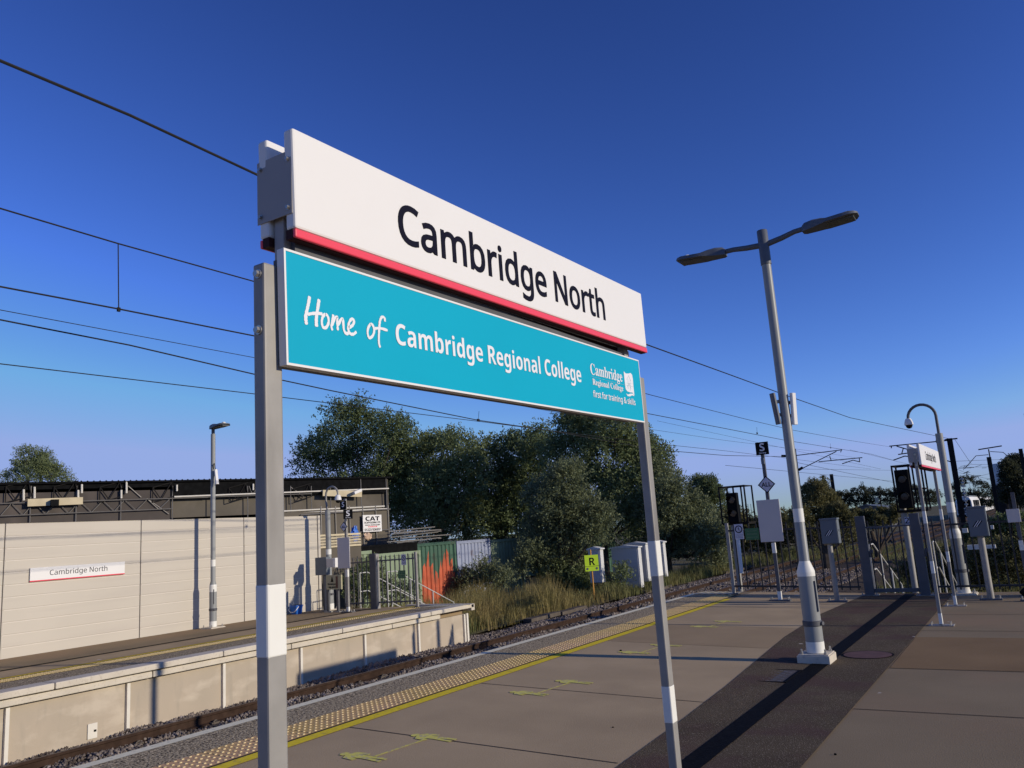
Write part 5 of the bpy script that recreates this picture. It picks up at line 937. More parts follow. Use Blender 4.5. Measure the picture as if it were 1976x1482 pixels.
for p0, p1 in (((247, 938), (272, 960)), ((283, 962), (325, 992)), ((560, 940), (585, 958)), ((480, 938), (487, 955)), ((487, 955), (497, 938))): a_, c_ = loc(*p0), loc(*p1); b.tube([(a_[0], -.03, a_[1]), (c_[0], -.03, c_[1])], .018, 5)
b.build('lattice_braces', 'tube', sh)
b = MB()
for px, y0, y1 in ((45, 945, 966), (66, 940, 962), (150, 946, 966), (157, 935, 952), (233, 946, 962), (243, 930, 952), (340, 936, 948), (487, 934, 946)): a_, c_ = loc(px, y1), loc(px, y0); b.tube([(a_[0], -.10, a_[1]), (c_[0], -.10, c_[1])], .034, 6)
b.build('short_standards', 'rib', sh)
for (x0, y0, x1, y1), nm in (((52, 969, 158, 971), 1), ((619, 950, 694, 954), 2)):
    a_ = loc(x0, y0 + 2); c_ = loc(x1, y1 - (4 if nm == 1 else 0)); z = (a_[1] + c_[1]) / 2
    MB().bar((a_[0], -.20, a_[1]), (c_[0], -.20, c_[1]), .06, .25).build('timber_board', 'timber', sh)
a_ = loc(103, 971); b = MB(); b.box(a_[0] - .12, a_[0] + .12, -.45, -.23, a_[1] - .12, a_[1] + .1); b.build('floodlight', 'black', sh)
# cctv camera on the second timber
a_ = loc(677, 951); b = MB(); b.bar((a_[0] - .1, -.5, a_[1] - .05), (a_[0] + .28, -.4, a_[1] + .08), .14, .12); b.build('yard_camera', 'white', sh, bevel=.01)
# low sheeted bay and CAT sign right of the barrier end
cp0 = PY(700, 994, 24.2); cp1 = PY(737, 1025, 24.2)
cp0 = PX(700, 994, -21.6); cp1 = PX(737, 1025, -21.6)
t = thing('company_sign', 'white scaffolding firm sign headed CAT in large dark letters, on the yard fence', 'sign', (-21.6, cp0.y, cp1.z), R(90)); w = cp1.y - cp0.y; h = cp0.z - cp1.z
MB().box(0, w, 0, .02, 0, h).build('plate', 'white', t)
for s_, zz, hh, wd, m_ in (('CAT', .66, .24, .78, 'navy'), ('SCAFFOLDING LTD', .50, .095, .86, 'navy'), ('FOR ALL YOUR ACCESS', .37, .055, .8, 'navy'), ('NEEDS', .27, .055, .5, 'red'), ('01223 506007', .06, .13, .86, 'navy')):
    text('lettering', 'B' if s_ == 'CAT' else 'S', s_, h * hh, m_, t, (w / 2, -.003, h * zz), anchor='c', width=w * wd, bold=.004, depth=.001, **KX)
t = thing('sheeted_bay', 'brown mesh-clad bay of the scaffold yard behind the CAT sign', 'scaffold bay', (-21.75, 20.0, -1.1), R(90))
wL = PX(618, 1000, -21.75).y - 20; wR = PX(748, 1000, -21.75).y - 20; h = PX(700, 986, -21.75).z + 1.1
MB().box(wL - 2, wR, 0, .05, 0, h).build('mesh_sheeting', 'net2', t)
b = MB()
for k in range(6): u = wL + (wR - wL) * k / 5; b.tube([(u, -.04, 0), (u, -.04, h + .2)], .024, 6)
for z in (h * .45, h * .8, h): b.tube([(wL - 1, -.07, z - .1), (wR + .1, -.07, z + .05)], .024, 6)
b.build('scaffold_tubes', 'tube', t)
# stacks on top of the containers
def blob_mesh(c, r, seed, n=14, m=9, amp=.3):
    q_ = random.Random(seed); b = MB(); b.blob(c, r, n, m); b.v = [(x + q_.uniform(-amp, amp) * r[0], y + q_.uniform(-amp, amp) * r[1], z + q_.uniform(-amp, amp) * r[2]) for x, y, z in b.v]; return b
p = PX(685, 1040, -20.6)
t = thing('tarpaulin_bundle', 'crumpled blue tarpaulin bundle on the container roof left of the CAT sign', 'tarpaulin', p)
blob_mesh((0, 0, .16), (.12, .16, .27), 3, amp=.22).build('cloth', 'blue', t, smooth=True)
p = PX(709, 1040, -20.5)
t = thing('boxed_bundle', 'small orange and cream bundle below the CAT sign', 'bundle', p); blob_mesh((0, 0, .10), (.10, .19, .13), 5, amp=.2).build('wrapping', mat('cream wrap', (.6, .42, .28), .8, vary=.3, scale=9), t, smooth=True)

Q['scorch'] = mixin(mat('orange scorched paint', (.50, .12, .06), .85, spec=.1, vary=.2, scale=3), (.30, .10, .06), 4, .55, .68, amount=.7)
# containers ------------------------------------------------------
def container(label, ya, yb, ztop, m, X=-20.0, zb=-1.08, depth=6.0, group='shipping containers in the yard'):
    t = thing('shipping_container', label, 'container', (X, ya, zb), 0, group); H = ztop - zb; L = yb - ya; b = MB(); n = max(5, int((L - .24) / .235)); s = (L - .24) / n; fl = MB(); rf = random.Random(8)
    for k in range(n):
        y0 = .12 + k * s; xs = [(0, y0), (0, y0 + s * .5), (-.045, y0 + s * .62), (-.045, y0 + s * .88), (0, y0 + s)]
        for i in range(4):
            b.add([(xs[i][0] - .03, xs[i][1], .14), (xs[i + 1][0] - .03, xs[i + 1][1], .14), (xs[i + 1][0] - .03, xs[i + 1][1], H - .12), (xs[i][0] - .03, xs[i][1], H - .12)], [(0, 1, 2, 3)])
            if m == 'cont_burnt' and not .50 < (k + .5) / n < .60:
                u0 = (k + i / 4) / n; f_ = lambda u: .16 + (H - .3) * max(.12, (.80 if u < .5 else .88) * (1 - 1.7 * abs(u - (.24 if u < .5 else .76))) + .10 * math.sin(u * 57) + .05 * math.sin(u * 131)); fl.add([(xs[i][0] - .026, xs[i][1], .15), (xs[i + 1][0] - .026, xs[i + 1][1], .15), (xs[i + 1][0] - .026, xs[i + 1][1], f_(u0 + .25 / n)), (xs[i][0] - .026, xs[i][1], f_(u0))], [(0, 1, 2, 3)])
    b.build('corrugated_wall', 'cont_green' if m == 'cont_burnt' else m, t, fix=False)
    if fl.v: fl.build('scorched_paint', Q['scorch'], t, fix=False)
    MB().box(-depth, -.09, .04, L - .04, .1, H - .02).build('body', 'cont_green' if m == 'cont_burnt' else m, t)
    fm = m if m != 'cont_burnt' else 'cont_green'
    b = MB(); b.box(-.12, 0, 0, .12, 0, H); b.box(-.12, 0, L - .12, L, 0, H); b.box(-.11, -.004, .12, L - .12, H - .12, H - .004); b.box(-.11, -.004, .12, L - .12, 0, .14); b.build('frame', fm, t, bevel=.006)
    return t
cy = [PX(x, y, -20).y for x, y in ((803, 1046), (881, 1043), (947, 1038), (1004, 1036))]
container('dark green container with orange burnt rust patches, left of the pale blue one', cy[0], cy[1] - .06, 1.50, 'cont_burnt')
container('pale blue container between the burnt green one and a plain green one', cy[1], cy[2] - .06, 1.48, 'cont_blue')
container('plain pale green container half hidden by bushes, rightmost of the row', cy[2], cy[3] + .2, 1.42, 'cont_pale')
y0 = PX(722, 1065, -19.6).y
container('low pale green container behind the opposite gate post', y0, cy[0] - .25, PX(760, 1066, -19.6).z, 'cont_pale', X=-19.6)
container('flat pale green container behind the blank grey panel of the opposite stop sign', y0 - 3.4, y0 - .12, PX(700, 1062, -19.6).z - .02, 'cont_pale', X=-19.6)
b = MB(); z = PX(760, 1058, -19.8).z; b.box(-25, -19.7, y0 - 2.0, cy[0] - .3, z - .25, z + .16); o = b.build('dark_roof_sheet', 'shed_roof'); tag(o, 'black flat roof sheets lying on the pale green containers', 'roof sheet')
t = thing('pole_stack', 'stack of long grey scaffold boards on the containers under the trees', 'scaffold boards', (-20.2, cy[0] + 1.1, 1.55), 0)
q_ = random.Random(9)
for k in range(9):
    a0 = q_.uniform(-2.1, -1.2); b_ = MB(); zz = .05 + .055 * k; b_.bar((-.35 - .12 * (k % 3), a0, zz - .02), (-.35 - .12 * (k % 3) + q_.uniform(-.1, .1), a0 + q_.uniform(2.6, 3.4), zz + q_.uniform(-.02, .08)), .20, .035); b_.build('scaffold_board', 'tube', t)
t = thing('timber_stack', 'neat pile of pale timbers between the barrier end and the blank grey panel', 'timber pile', (-19.0, PX(655, 1050, -19).y, -1.1), 0)
zl = PX(650, 1056, -19).z + 1.1
for k in range(5): MB().box(-.5, 0, -1.0, 1.0, zl + k * .09, zl + k * .09 + .06).build('plank_layer', 'timber', t)
MB().box(-.6, -.05, -1.05, 1.05, 0, zl).build('support', 'net2', t)
t = container('dark green container hidden in foliage behind the lime R board', PX(1147, 1040, -22).y, PX(1186, 1040, -22).y, PX(1165, 1029, -22).z, 'cont_green', X=-22)

# trackside things -------------------------------------------------
p = PZ(1147, 1157, -1.0)
t = thing('trackside_sign', 'square lime green board with a black R on an orange pole beside the track', 'railway sign', p, R(42)); q = lambda x, y: (PY(x, y, p.y) - p)
MB().lathe([(.028, 0), (.026, q(1150, 1060).z)], 12).build('pole', 'orange', t, smooth=True)
a = q(1137, 1071); c = q(1164, 1101); s = (a.z - c.z) / 2; cz = (a.z + c.z) / 2; wx = (c.x - a.x) / 2
o = MB().box(-wx, wx, -.05, -.035, cz - s, cz + s).build('plate', 'lime', t)
text('letter', 'B', 'R', s * .95, 'black', o, (0, -.051, cz - s * .28), anchor='c', **KX)
b = MB(); b.box(-wx, wx, -.0515, -.051, cz - s * .42, cz - s * .38); b.build('rule', 'black', o)
b = MB()
for sx in (-1, 1): b.tube([(sx * wx * .68, -.0505, cz - s * .70), (sx * wx * .68, -.056, cz - s * .70)], .045, 12)
b.build('reflectors', 'galv_dark', o)
def relay(label, tl, base, w, dpt, X, m='cabinet_light', dy=0):
    pb = PX(*base, X); h = PX(base[0], tl[1], X).z - pb.z
    t = thing('relay_cabinet', label, 'cabinet', pb, R(dy), 'grey railway relay cabinets'); 
    o = MB().box(-w, 0, 0, dpt, 0, h - .08).build('housing', m, t, bevel=.01)
    b = MB(); b.prism([(-w - .05, -.06, h - .08), (.05, -.06, h - .08), (.05, -.06, h - .03), (-w / 2, -.06, h + .05), (-w - .05, -.06, h - .03)], (0, 0, 0), (0, dpt + .12, 0)); b.build('roof', m, t, bevel=.005)
    MB().box(-w + .05, -.05, -.012, 0.001, .12, h - .14).build('door', 'panel_blank', t, bevel=.004)
    MB().box(-w * .5, -w * .5 + .12, -.03, -.012, h * .48, h * .52).build('door_handle', 'black', t)
    return t
relay('tall grey relay cabinet with white end beside the track, the front one of the pair', (1215, 1052), (1238, 1134), 1.25, .30, -14.3)
relay('tall grey relay cabinet standing directly behind the front one', (1240, 1046), (1252, 1122), .98, .30, -14.35)
relay('whitish relay cabinet half hidden by the right sign post', (1285, 1043), (1285, 1113), .60, .30, -14.2)
relay('narrow weathered cabinet with a pitched cap behind the lime R board', (1158, 1056), (1163, 1124), .55, .28, -15.2, 'cabinet_light')
p = PZ(1195, 1128, -1.0)
t = thing('concrete_marker', 'short cream concrete marker post left of the relay cabinets', 'marker', p); MB().box(-.09, .09, -.09, .09, 0, .62).build('block', 'coping', t, bevel=.02)
# concrete cable troughs along the ballast shoulder
for y, yend, lb_ in ((22.0, 25.0, 'nearest run, by the golden reeds'), (31.0, 33.0, 'short middle run by the relay cabinets'), (41.0, 50.0, 'far run leading to the first signal')):
  b = MB()
  while y < yend:
    b.box(-13.92 + .07 * math.sin(y * 3), -13.62 + .07 * math.sin(y * 3), y, y + .92, -1.10, -.985 + .012 * math.sin(y * 2)); y += .96
  tag(b.build('cable_trough', 'sleeper', bevel=.01), 'flat concrete cable trough lids along the ballast edge, ' + lb_, 'cable trough', 'cable trough runs')

# ================================================================== VEGETATION
def leafmat(name, c, c2, sc_=.6):
    m = mat(name, c, .6, c2=c2, scale=sc_, detail=5, spec=.25); t = m.node_tree; b = t.nodes['Principled BSDF']
    oi = t.nodes.new('ShaderNodeNewGeometry'); hs = t.nodes.new('ShaderNodeHueSaturation'); mr = t.nodes.new('ShaderNodeMapRange')
    src = b.inputs['Base Color'].links[0].from_socket
    mr.inputs['To Min'].default_value = .60; mr.inputs['To Max'].default_value = 1.45
    t.links.new(oi.outputs['Random Per Island'], mr.inputs['Value']); t.links.new(mr.outputs['Result'], hs.inputs['Value'])
    t.links.new(src, hs.inputs['Color']); t.links.new(hs.outputs['Color'], b.inputs['Base Color'])
    tr = t.nodes.new('ShaderNodeBsdfTranslucent'); mx = t.nodes.new('ShaderNodeMixShader'); mx.inputs[0].default_value = .38
    t.links.new(hs.outputs['Color'], tr.inputs['Color']); t.links.new(b.outputs[0], mx.inputs[1]); t.links.new(tr.outputs[0], mx.inputs[2])
    t.links.new(mx.outputs[0], t.nodes['Material Output'].inputs['Surface']); return m
Q['leaf_dark'] = leafmat('dark willow leaf', (.115, .15, .062), (.18, .215, .09))
Q['leaf_mid'] = leafmat('willow leaf', (.15, .185, .078), (.225, .26, .11))
Q['leaf_pale'] = leafmat('pale willow leaf', (.155, .18, .088), (.215, .235, .12))
Q['leaf_scrub'] = leafmat('scrub leaf', (.13, .13, .048), (.19, .165, .07))
Q['leaf_far'] = leafmat('far hedge leaf', (.05, .058, .03), (.075, .08, .04))
Q['reed'] = leafmat('dry reed', (.36, .27, .105), (.22, .20, .07), 1.2)
Q['grass'] = leafmat('rough grass', (.22, .19, .07), (.12, .145, .05), .8)
Q['berry'] = mat('white flower', (.6, .58, .5), .7)
def leaf_mesh(name, centers, radii, n, size, m, seed, shell=.55, droop=0.0, asp=2.2, tw=5.0):
    """n two-triangle leaves spread through ellipsoid lobes, denser towards their skins and broken into twigs"""
    r = np.random.RandomState(seed); C = np.array(centers, float); Rd = np.array(radii, float)
    vol = (Rd[:, 0] * Rd[:, 1] * Rd[:, 2]) ** (2 / 3); pk = vol / vol.sum()
    nt_ = max(20, n // 14); k = r.choice(len(C), nt_, p=pk); u = r.normal(size=(nt_, 3)); u /= np.linalg.norm(u, axis=1)[:, None]
    u[:, 2] = np.where(u[:, 2] < -.6, -u[:, 2], u[:, 2])
    rad = shell + (1.06 - shell) * r.rand(nt_) ** .6; rad *= 1 + .14 * np.sin(u[:, 0] * 7 + k) * np.cos(u[:, 2] * 6 + k * 2)
    T = C[k] + u * Rd[k] * rad[:, None]; dirn = u + r.normal(size=(nt_, 3)) * .45; dirn[:, 2] += .35 - droop; dirn /= np.linalg.norm(dirn, axis=1)[:, None]
    ti = np.repeat(np.arange(nt_), 14)[:n]; n = len(ti); s = r.rand(n)
    P = T[ti] + dirn[ti] * (s * size * tw)[:, None] + r.normal(size=(n, 3)) * size * (.75 * (1 - s * .5))[:, None]
    a = r.normal(size=(n, 3)) + dirn[ti] * 1.1; a /= np.linalg.norm(a, axis=1)[:, None]; b_ = np.cross(a, r.normal(size=(n, 3))); b_ /= np.linalg.norm(b_, axis=1)[:, None]
    L = size * (.6 + .8 * r.rand(n)); a = a * (L * .5)[:, None]; b_ = b_ * (L * .5 / asp)[:, None]
    V = np.stack([P - a, P + b_, P + a, P - b_], 1).reshape(-1, 3)
    me = bpy.data.meshes.new(name); me.vertices.add(len(V)); me.vertices.foreach_set('co', V.ravel())
    me.loops.add(n * 4); me.loops.foreach_set('vertex_index', np.arange(n * 4, dtype=np.int32)); me.polygons.add(n)
    me.polygons.foreach_set('loop_start', np.arange(0, n * 4, 4, dtype=np.int32)); me.update(calc_edges=True); me.materials.append(Q[m]); return me
def tree(name, label, base, lobes, n, size, m, seed, group=None, trunk=.22, cat='tree', **k):
    """lobes: (dx, dy, z, rx, ry, rz) relative to base"""
    t = thing(name, label, cat, base, 0, group)
    b = MB(); r = random.Random(seed); top = max(l[2] for l in lobes)
    b.tube([(0, 0, -.2), (r.uniform(-.1, .1), 0, top * .3), (r.uniform(-.3, .3), r.uniform(-.2, .2), top * .62)], [trunk, trunk * .75, trunk * .4], 8)
    for l in lobes[:60:6]: b.tube([(0, 0, top * .22), (l[0] * .5, l[1] * .5, l[2] * .6), (l[0], l[1], l[2])], [trunk * .42, trunk * .25, .02], 6)
    b.build('trunk', 'trunk', t, smooth=True, fix=False)
    me = leaf_mesh('crown', [(l[0], l[1], l[2]) for l in lobes], [l[3:] for l in lobes], n, size, m, seed, **k)
    o = bpy.data.objects.new('crown', me); COL.objects.link(o); o.parent = t
    return t
NS = 1.5
def lobes_from(px_list, Y, base, ry=2.2, seed=0):
    """px_list: (x, y, radius_px) blobs of the outline, turned into lobes at distance Y with real depth"""
    out = []; r = random.Random(seed)
    for x, y, rp in px_list:
        c = PY(x, y, Y); e = PY(x + rp, y, Y); rr = abs((e - c).length) * .9; dy = r.uniform(-1, 1) * ry * .5
        cx, cz = c.x - base.x + dy * ray(x, y)[0] / ray(x, y)[1], c.z - base.z
        out.append((cx, dy, cz, rr * .84, rr * .95, rr * .84))
        for _ in range(5):
            a, e_ = r.uniform(0, 6.28), r.uniform(-.5, 1.2); q_ = r.uniform(.18, .42) * rr; k_ = rr * r.uniform(.72, 1.0)
            out.append((cx + math.cos(a) * math.cos(e_) * k_, dy + math.sin(a) * math.cos(e_) * k_, cz + math.sin(e_) * k_, q_, q_, q_ * r.uniform(.8, 1.4)))
    return out
def ptree(label, base_px, Y, blobs, n, size, m, seed, name='willow_tree', ry=2.5, group='trees behind the yard', **k):
    bs = PY(*base_px, Y); bs.z = -1.3
    return tree(name, label, bs, lobes_from(blobs, Y, bs, ry, seed), int(n * NS), size * .86, m, seed, group, **k)
ptree('dark thicket of undergrowth filling the foot of the wood', (900, 1120), 47, [(620 + i * 48, 1000 + (i % 3) * 18, 46) for i in range(14)] + [(640 + i * 50, 950 + (i % 2) * 16, 40) for i in range(2, 13)], 34000, .24, 'leaf_dark', 20, name='thicket', ry=2)
ptree('round dark tree rising above the shed roof, leftmost of the wood', (690, 1080), 40, [(612, 900, 32), (640, 862, 38), (605, 865, 22), (680, 840, 42), (690, 815, 20), (725, 850, 44), (760, 845, 28), (700, 905, 50), (650, 915, 38), (765, 900, 40), (745, 960, 50), (690, 970, 45), (596, 908, 16), (668, 808, 12), (770, 830, 16)], 30000, .19, 'leaf_dark', 21)
ptree('broad dark tree in the middle of the wood, right of the round one', (850, 1090), 42, [(810, 900, 45), (850, 880, 38), (880, 870, 26), (800, 950, 55), (860, 960, 60), (905, 930, 45), (830, 1010, 50), (890, 1010, 45), (820, 865, 18), (862, 855, 16), (780, 880, 22), (905, 880, 20), (770, 1000, 40)], 34000, .19, 'leaf_mid', 22)
ptree('dark tree filling the gap in the middle of the wood', (960, 1090), 46, [(945, 900, 40), (990, 880, 38), (1030, 865, 35), (960, 960, 50), (1010, 940, 52), (940, 1010, 45), (1000, 1020, 50), (928, 872, 16), (975, 856, 14), (1050, 900, 40), (1010, 845, 14)], 26000, .21, 'leaf_dark', 23)
ptree('tallest pale green tree behind the right end of the teal board', (1170, 1100), 42, [(1110, 835, 36), (1095, 815, 18), (1150, 840, 40), (1190, 835, 34), (1225, 850, 30), (1110, 890, 52), (1170, 900, 60), (1225, 900, 48), (1260, 900, 36), (1275, 935, 34), (1150, 960, 55), (1210, 970, 55), (1260, 985, 44), (1200, 1030, 50), (1128, 808, 16), (1215, 812, 14), (1245, 862, 20)], 42000, .18, 'leaf_mid', 24)
ptree('pale willowy bush with pointed tops left of the relay cabinets', (1080, 1110), 31, [(1085, 930, 24), (1108, 925, 20), (1040, 965, 24), (1078, 985, 40), (1120, 980, 32), (1055, 1030, 42), (1110, 1040, 44), (1145, 1032, 26), (1035, 1080, 34), (1080, 1090, 40), (1118, 1098, 24), (1035, 940, 10), (1100, 905, 10), (1165, 1000, 18)], 34000, .13, 'leaf_pale', 25, ry=1.5, group='bushes by the railway')
ptree('bright green willow bush right of the right sign post', (1290, 1095), 41, [(1270, 925, 26), (1290, 960, 26), (1265, 985, 34), (1300, 1010, 36), (1330, 1010, 30), (1280, 1050, 40), (1330, 1050, 38), (1365, 1045, 30), (1355, 1005, 24), (1385, 1040, 20), (1345, 980, 18), (1300, 930, 12), (1370, 1075, 24)], 30000, .16, 'leaf_pale', 26, ry=2, group='bushes by the railway')
ptree('small dark round tree between the wood and the first colour-light signal', (1358, 1040), 62, [(1345, 940, 18), (1370, 938, 18), (1358, 955, 24), (1335, 965, 16), (1385, 955, 14), (1362, 975, 24), (1392, 975, 16), (1400, 1000, 24), (1360, 1005, 26)], 20000, .16, 'leaf_dark', 27, name='round_tree', tw=3)
ptree('tree with two pointed tops showing above the shed at the far left', (75, 1000), 26, [(50, 893, 9), (46, 880, 5), (55, 912, 14), (80, 890, 9), (78, 880, 6), (78, 905, 14), (100, 916, 11), (118, 922, 10), (30, 925, 8), (10, 926, 9), (70, 932, 20), (132, 930, 6)], 14000, .11, 'leaf_mid', 28, ry=2)
ptree('scrubby brown-green bush behind the first signal, right of the lamp post', (1590, 1040), 40, [(1560, 955, 15), (1582, 950, 17), (1600, 968, 18), (1570, 980, 24), (1618, 992, 18), (1548, 1000, 22), (1600, 1005, 22), (1640, 1008, 16), (1568, 936, 6), (1590, 932, 6)], 20000, .11, 'leaf_scrub', 29, name='scrub_bush', ry=2, tw=3, group='bushes by the railway')
ptree('low scrub bush left of the second nameboard posts, brown-green', (1690, 1040), 46, [(1655, 998, 12), (1680, 998, 12), (1705, 994, 11), (1730, 988, 10), (1750, 985, 10), (1665, 1012, 12), (1695, 1008, 12), (1720, 1004, 10)], 14000, .11, 'leaf_scrub', 30, name='scrub_bush', ry=2, tw=2.5, group='bushes by the railway')
ptree('dark conifer-like tree at the right picture edge beyond the tank', (1960, 1000), 70, [(1945, 905, 14), (1965, 900, 18), (1985, 905, 18), (1950, 930, 20), (1975, 935, 24), (1955, 960, 20), (1985, 965, 22)], 22000, .17, 'leaf_far', 31, name='dark_tree', tw=3.0)
ptree('dark rounded trees behind the far train and wires', (1880, 980), 190, [(1850, 935, 14), (1870, 930, 14), (1890, 938, 12), (1840, 945, 10), (1905, 945, 12), (1925, 945, 14), (1880, 955, 14)] + [(1838 + 12 * i, 958, 11) for i in range(13)] + [(1838 + 16 * i, 972, 13) for i in range(10)], 16000, .28, 'leaf_far', 32, name='far_tree', tw=1.5)
ptree('dark treeline stretching left from the second nameboard on the horizon', (1670, 985), 150, [(1618, 955, 7), (1632, 952, 8), (1648, 950, 8), (1664, 948, 9), (1680, 950, 9), (1697, 950, 9), (1712, 952, 9), (1730, 950, 10), (1748, 948, 10), (1765, 945, 10), (1605, 962, 8)] + [(1600 + 13 * i, 962 - .4 * i, 10) for i in range(17)] + [(1596 + 16 * i, 974 - .4 * i, 11) for i in range(14)], 24000, .24, 'leaf_far', 33, name='far_tree', tw=1.5)
def shrub(label, px, Y, blobs, n, size, m, seed, name='shrub', z=-1.1, **k):
    bs = PY(*px, Y); bs.z = z; return tree(name, label, bs, lobes_from(blobs, Y, bs, .8, seed), n, size, m, seed, 'bushes by the railway', trunk=.05, cat='bush', **k)
shrub('leafy shrub with white blossom in front of the pale blue container', (925, 1150), 27, [(905, 1122, 15), (925, 1108, 14), (945, 1102, 11), (950, 1120, 16), (930, 1132, 20), (900, 1138, 16), (975, 1120, 16), (928, 1082, 6)], 8000, .09, 'leaf_pale', 41)
shrub('green shrub around the foot of the narrow weathered cabinet', (1190, 1130), 31, [(1125, 1118, 16), (1200, 1112, 10), (1185, 1138, 10), (1110, 1132, 18), (1120, 1142, 16), (1075, 1115, 22), (1085, 1140, 20)], 15000, .10, 'leaf_mid', 42)
shrub('dark shrubs behind the opposite platform fence', (690, 1150), 19.5, [(690, 1130, 18), (710, 1110, 18), (705, 1145, 18), (730, 1140, 18), (760, 1150, 14), (785, 1150, 14)], 7000, .08, 'leaf_mid', 43)
shrub('low bramble tangle beyond the platform gate', (1800, 1130), 27, [(1745, 1108, 16), (1790, 1100, 22), (1840, 1090, 26), (1890, 1085, 30), (1940, 1080, 34), (1985, 1075, 34), (1770, 1128, 16), (1840, 1125, 20), (1910, 1122, 28), (1970, 1118, 30)], 26000, .08, 'leaf_scrub', 44, z=-1.3)
shrub('green hedge behind the striped-badge cabinet at the right', (1900, 1040), 45, [(1880, 1022, 13), (1905, 1016, 14), (1935, 1010, 16), (1968, 1008, 18), (1925, 1035, 20), (1965, 1035, 24), (1890, 1040, 18), (1860, 1042, 10)], 18000, .10, 'leaf_mid', 45, z=-1.3, tw=2.5)
shrub('brown-green thicket along the track left of the first signal', (1420, 1080), 52, [(1400, 1030, 22), (1420, 1010, 20), (1440, 1030, 22), (1410, 1055, 22), (1450, 1050, 22), (1480, 1035, 22), (1510, 1020, 22), (1530, 1040, 22), (1490, 1055, 18), (1560, 1045, 20), (1600, 1045, 18), (1640, 1040, 18)], 22000, .17, 'leaf_scrub', 46)
# grasses: single meshes nobody could count
def blades(name, label, regions, m, seed, kind='stuff'):
    r = np.random.RandomState(seed); V = []
    for (x0, x1, y0, y1, n, h0, h1, w, z) in regions:
        P = np.stack([r.uniform(x0, x1, n), r.uniform(y0, y1, n), np.full(n, z)], 1); a = r.uniform(0, 6.28, n); W = np.stack([np.cos(a), np.sin(a), 0 * a], 1) * w
        h = r.uniform(h0, h1, n) * (.7 + .3 * np.sin(P[:, 0] * 2.1) * np.cos(P[:, 1] * 1.3)); ln = r.normal(size=(n, 2)) * (h * .16)[:, None]
        T = P + np.stack([ln[:, 0], ln[:, 1], h], 1); Mi = P + np.stack([ln[:, 0] * .3, ln[:, 1] * .3, h * .55], 1)
        V.append(np.stack([P - W, P + W, Mi + W * .8, Mi - W * .8], 1)); V.append(np.stack([Mi - W * .8, Mi + W * .8, T + W * .2, T - W * .2], 1))
    V = np.concatenate(V).reshape(-1, 3); n = len(V) // 4; me = bpy.data.meshes.new(name); me.vertices.add(len(V)); me.vertices.foreach_set('co', V.ravel())
    me.loops.add(n * 4); me.loops.foreach_set('vertex_index', np.arange(n * 4, dtype=np.int32)); me.polygons.add(n); me.polygons.foreach_set('loop_start', np.arange(0, n * 4, 4, dtype=np.int32)); me.update(calc_edges=True)
    me.materials.append(Q[m]); o = bpy.data.objects.new(name, me); COL.objects.link(o); return tag(o, label, 'grass', kind=kind)
blades('tall_reeds', 'tall dry golden reeds beyond the end of the opposite platform', [(-18.5, -14.3, 18.0, 27, 9000, .6, 1.35, .008, -1.1), (-17.0, -13.9, 20, 28, 3500, .4, .8, .008, -1.1)], 'reed', 51)
blades('rough_grass', 'rough yellow-green grass along the far tracks and behind the fences', [(-16, -13.6, 28, 60, 9000, .25, .7, .014, -1.05), (-19, -14, 17, 22, 3000, .3, .7, .008, -1.1), (-14.5, -5, 45, 62, 5000, .3, .8, .016, -1.1), (-4.8, 2, 20, 34, 7000, .3, .8, .010, -1.2), (-4.8, 6, 34, 60, 8000, .4, 1.0, .018, -1.2), (-5.2, -3.2, 42, 90, 2500, .4, .9, .02, -1.2)], 'grass', 52)
# ================================================================== OVERHEAD LINE
def wire(name, label, pts, r, group='overhead line wires', cat='wire', sag=0.0):
    P = []
    for i in range(len(pts) - 1):
        a, b_ = Vector(pts[i]), Vector(pts[i + 1])
        for k in range(8 if sag else 1): u = k / 8; P.append(a.lerp(b_, u) - Vector((0, 0, sag * 4 * u * (1 - u))))
    P.append(Vector(pts[-1])); o = MB().tube(P, r, 6).build(name, 'wire'); return tag(o, label, cat, group)
def back(p, q_, Y=-10):
    """prolong the line q_->p to the given Y"""
    u = (Y - p.y) / (p.y - q_.y); return p + (p - q_) * u
def wline(px, X, ext=True):
    P = [PX(x, y, X) for x, y in px]; return [back(P[0], P[1])] + P if ext else P
MX1 = PY(1832, 846, 72)
w1 = wline([(0, 117), (250, 222), (498, 338), (1248, 665), (1400, 720), (1520, 764), (1640, 806), (1740, 834)], -7.5)
wire('overhead_wire', 'thick earth wire highest in the sky, from top left down to the far mast head', w1[:-1] + [MX1 + Vector((0, 0, -.02))], .016)
w2 = wline([(0, 402), (228, 470), (490, 543), (1255, 762), (1440, 809), (1530, 830), (1640, 850)], -8.0)
wire('overhead_wire', 'carrier wire of the near track holding the long dropper at upper left', w2 + [PY(1716, 862, 72)], .009)
w3 = wline([(0, 553), (228, 596), (490, 648), (1255, 799), (1400, 827), (1512, 849), (1680, 876)], -8.0)
wire('overhead_wire', 'contact wire of the near track, at the foot of the long dropper', w3 + [PY(1724, 888, 72)], .010)
w4 = wline([(0, 598), (490, 690), (1259, 829), (1400, 850), (1580, 872)], -10.65)
wire('overhead_wire', 'thin pale wire just above the thick lower cable at left', w4 + [PX(1655, 884, -10.65)], .006)
w5 = wline([(0, 617), (250, 666), (490, 722), (640, 754), (923, 811), (1056, 830), (1268, 868), (1400, 879), (1512, 881)], -10.9)
wire('overhead_wire', 'thick lower cable crossing behind the left sign post to the far bracket', w5, .012)
w6 = wline([(0, 702), (490, 760), (923, 813), (1070, 832), (1266, 856), (1400, 870), (1540, 887), (1680, 905)], -10.65)
wire('overhead_wire', 'lowest wire at left, contact wire of the far track', w6, .008)
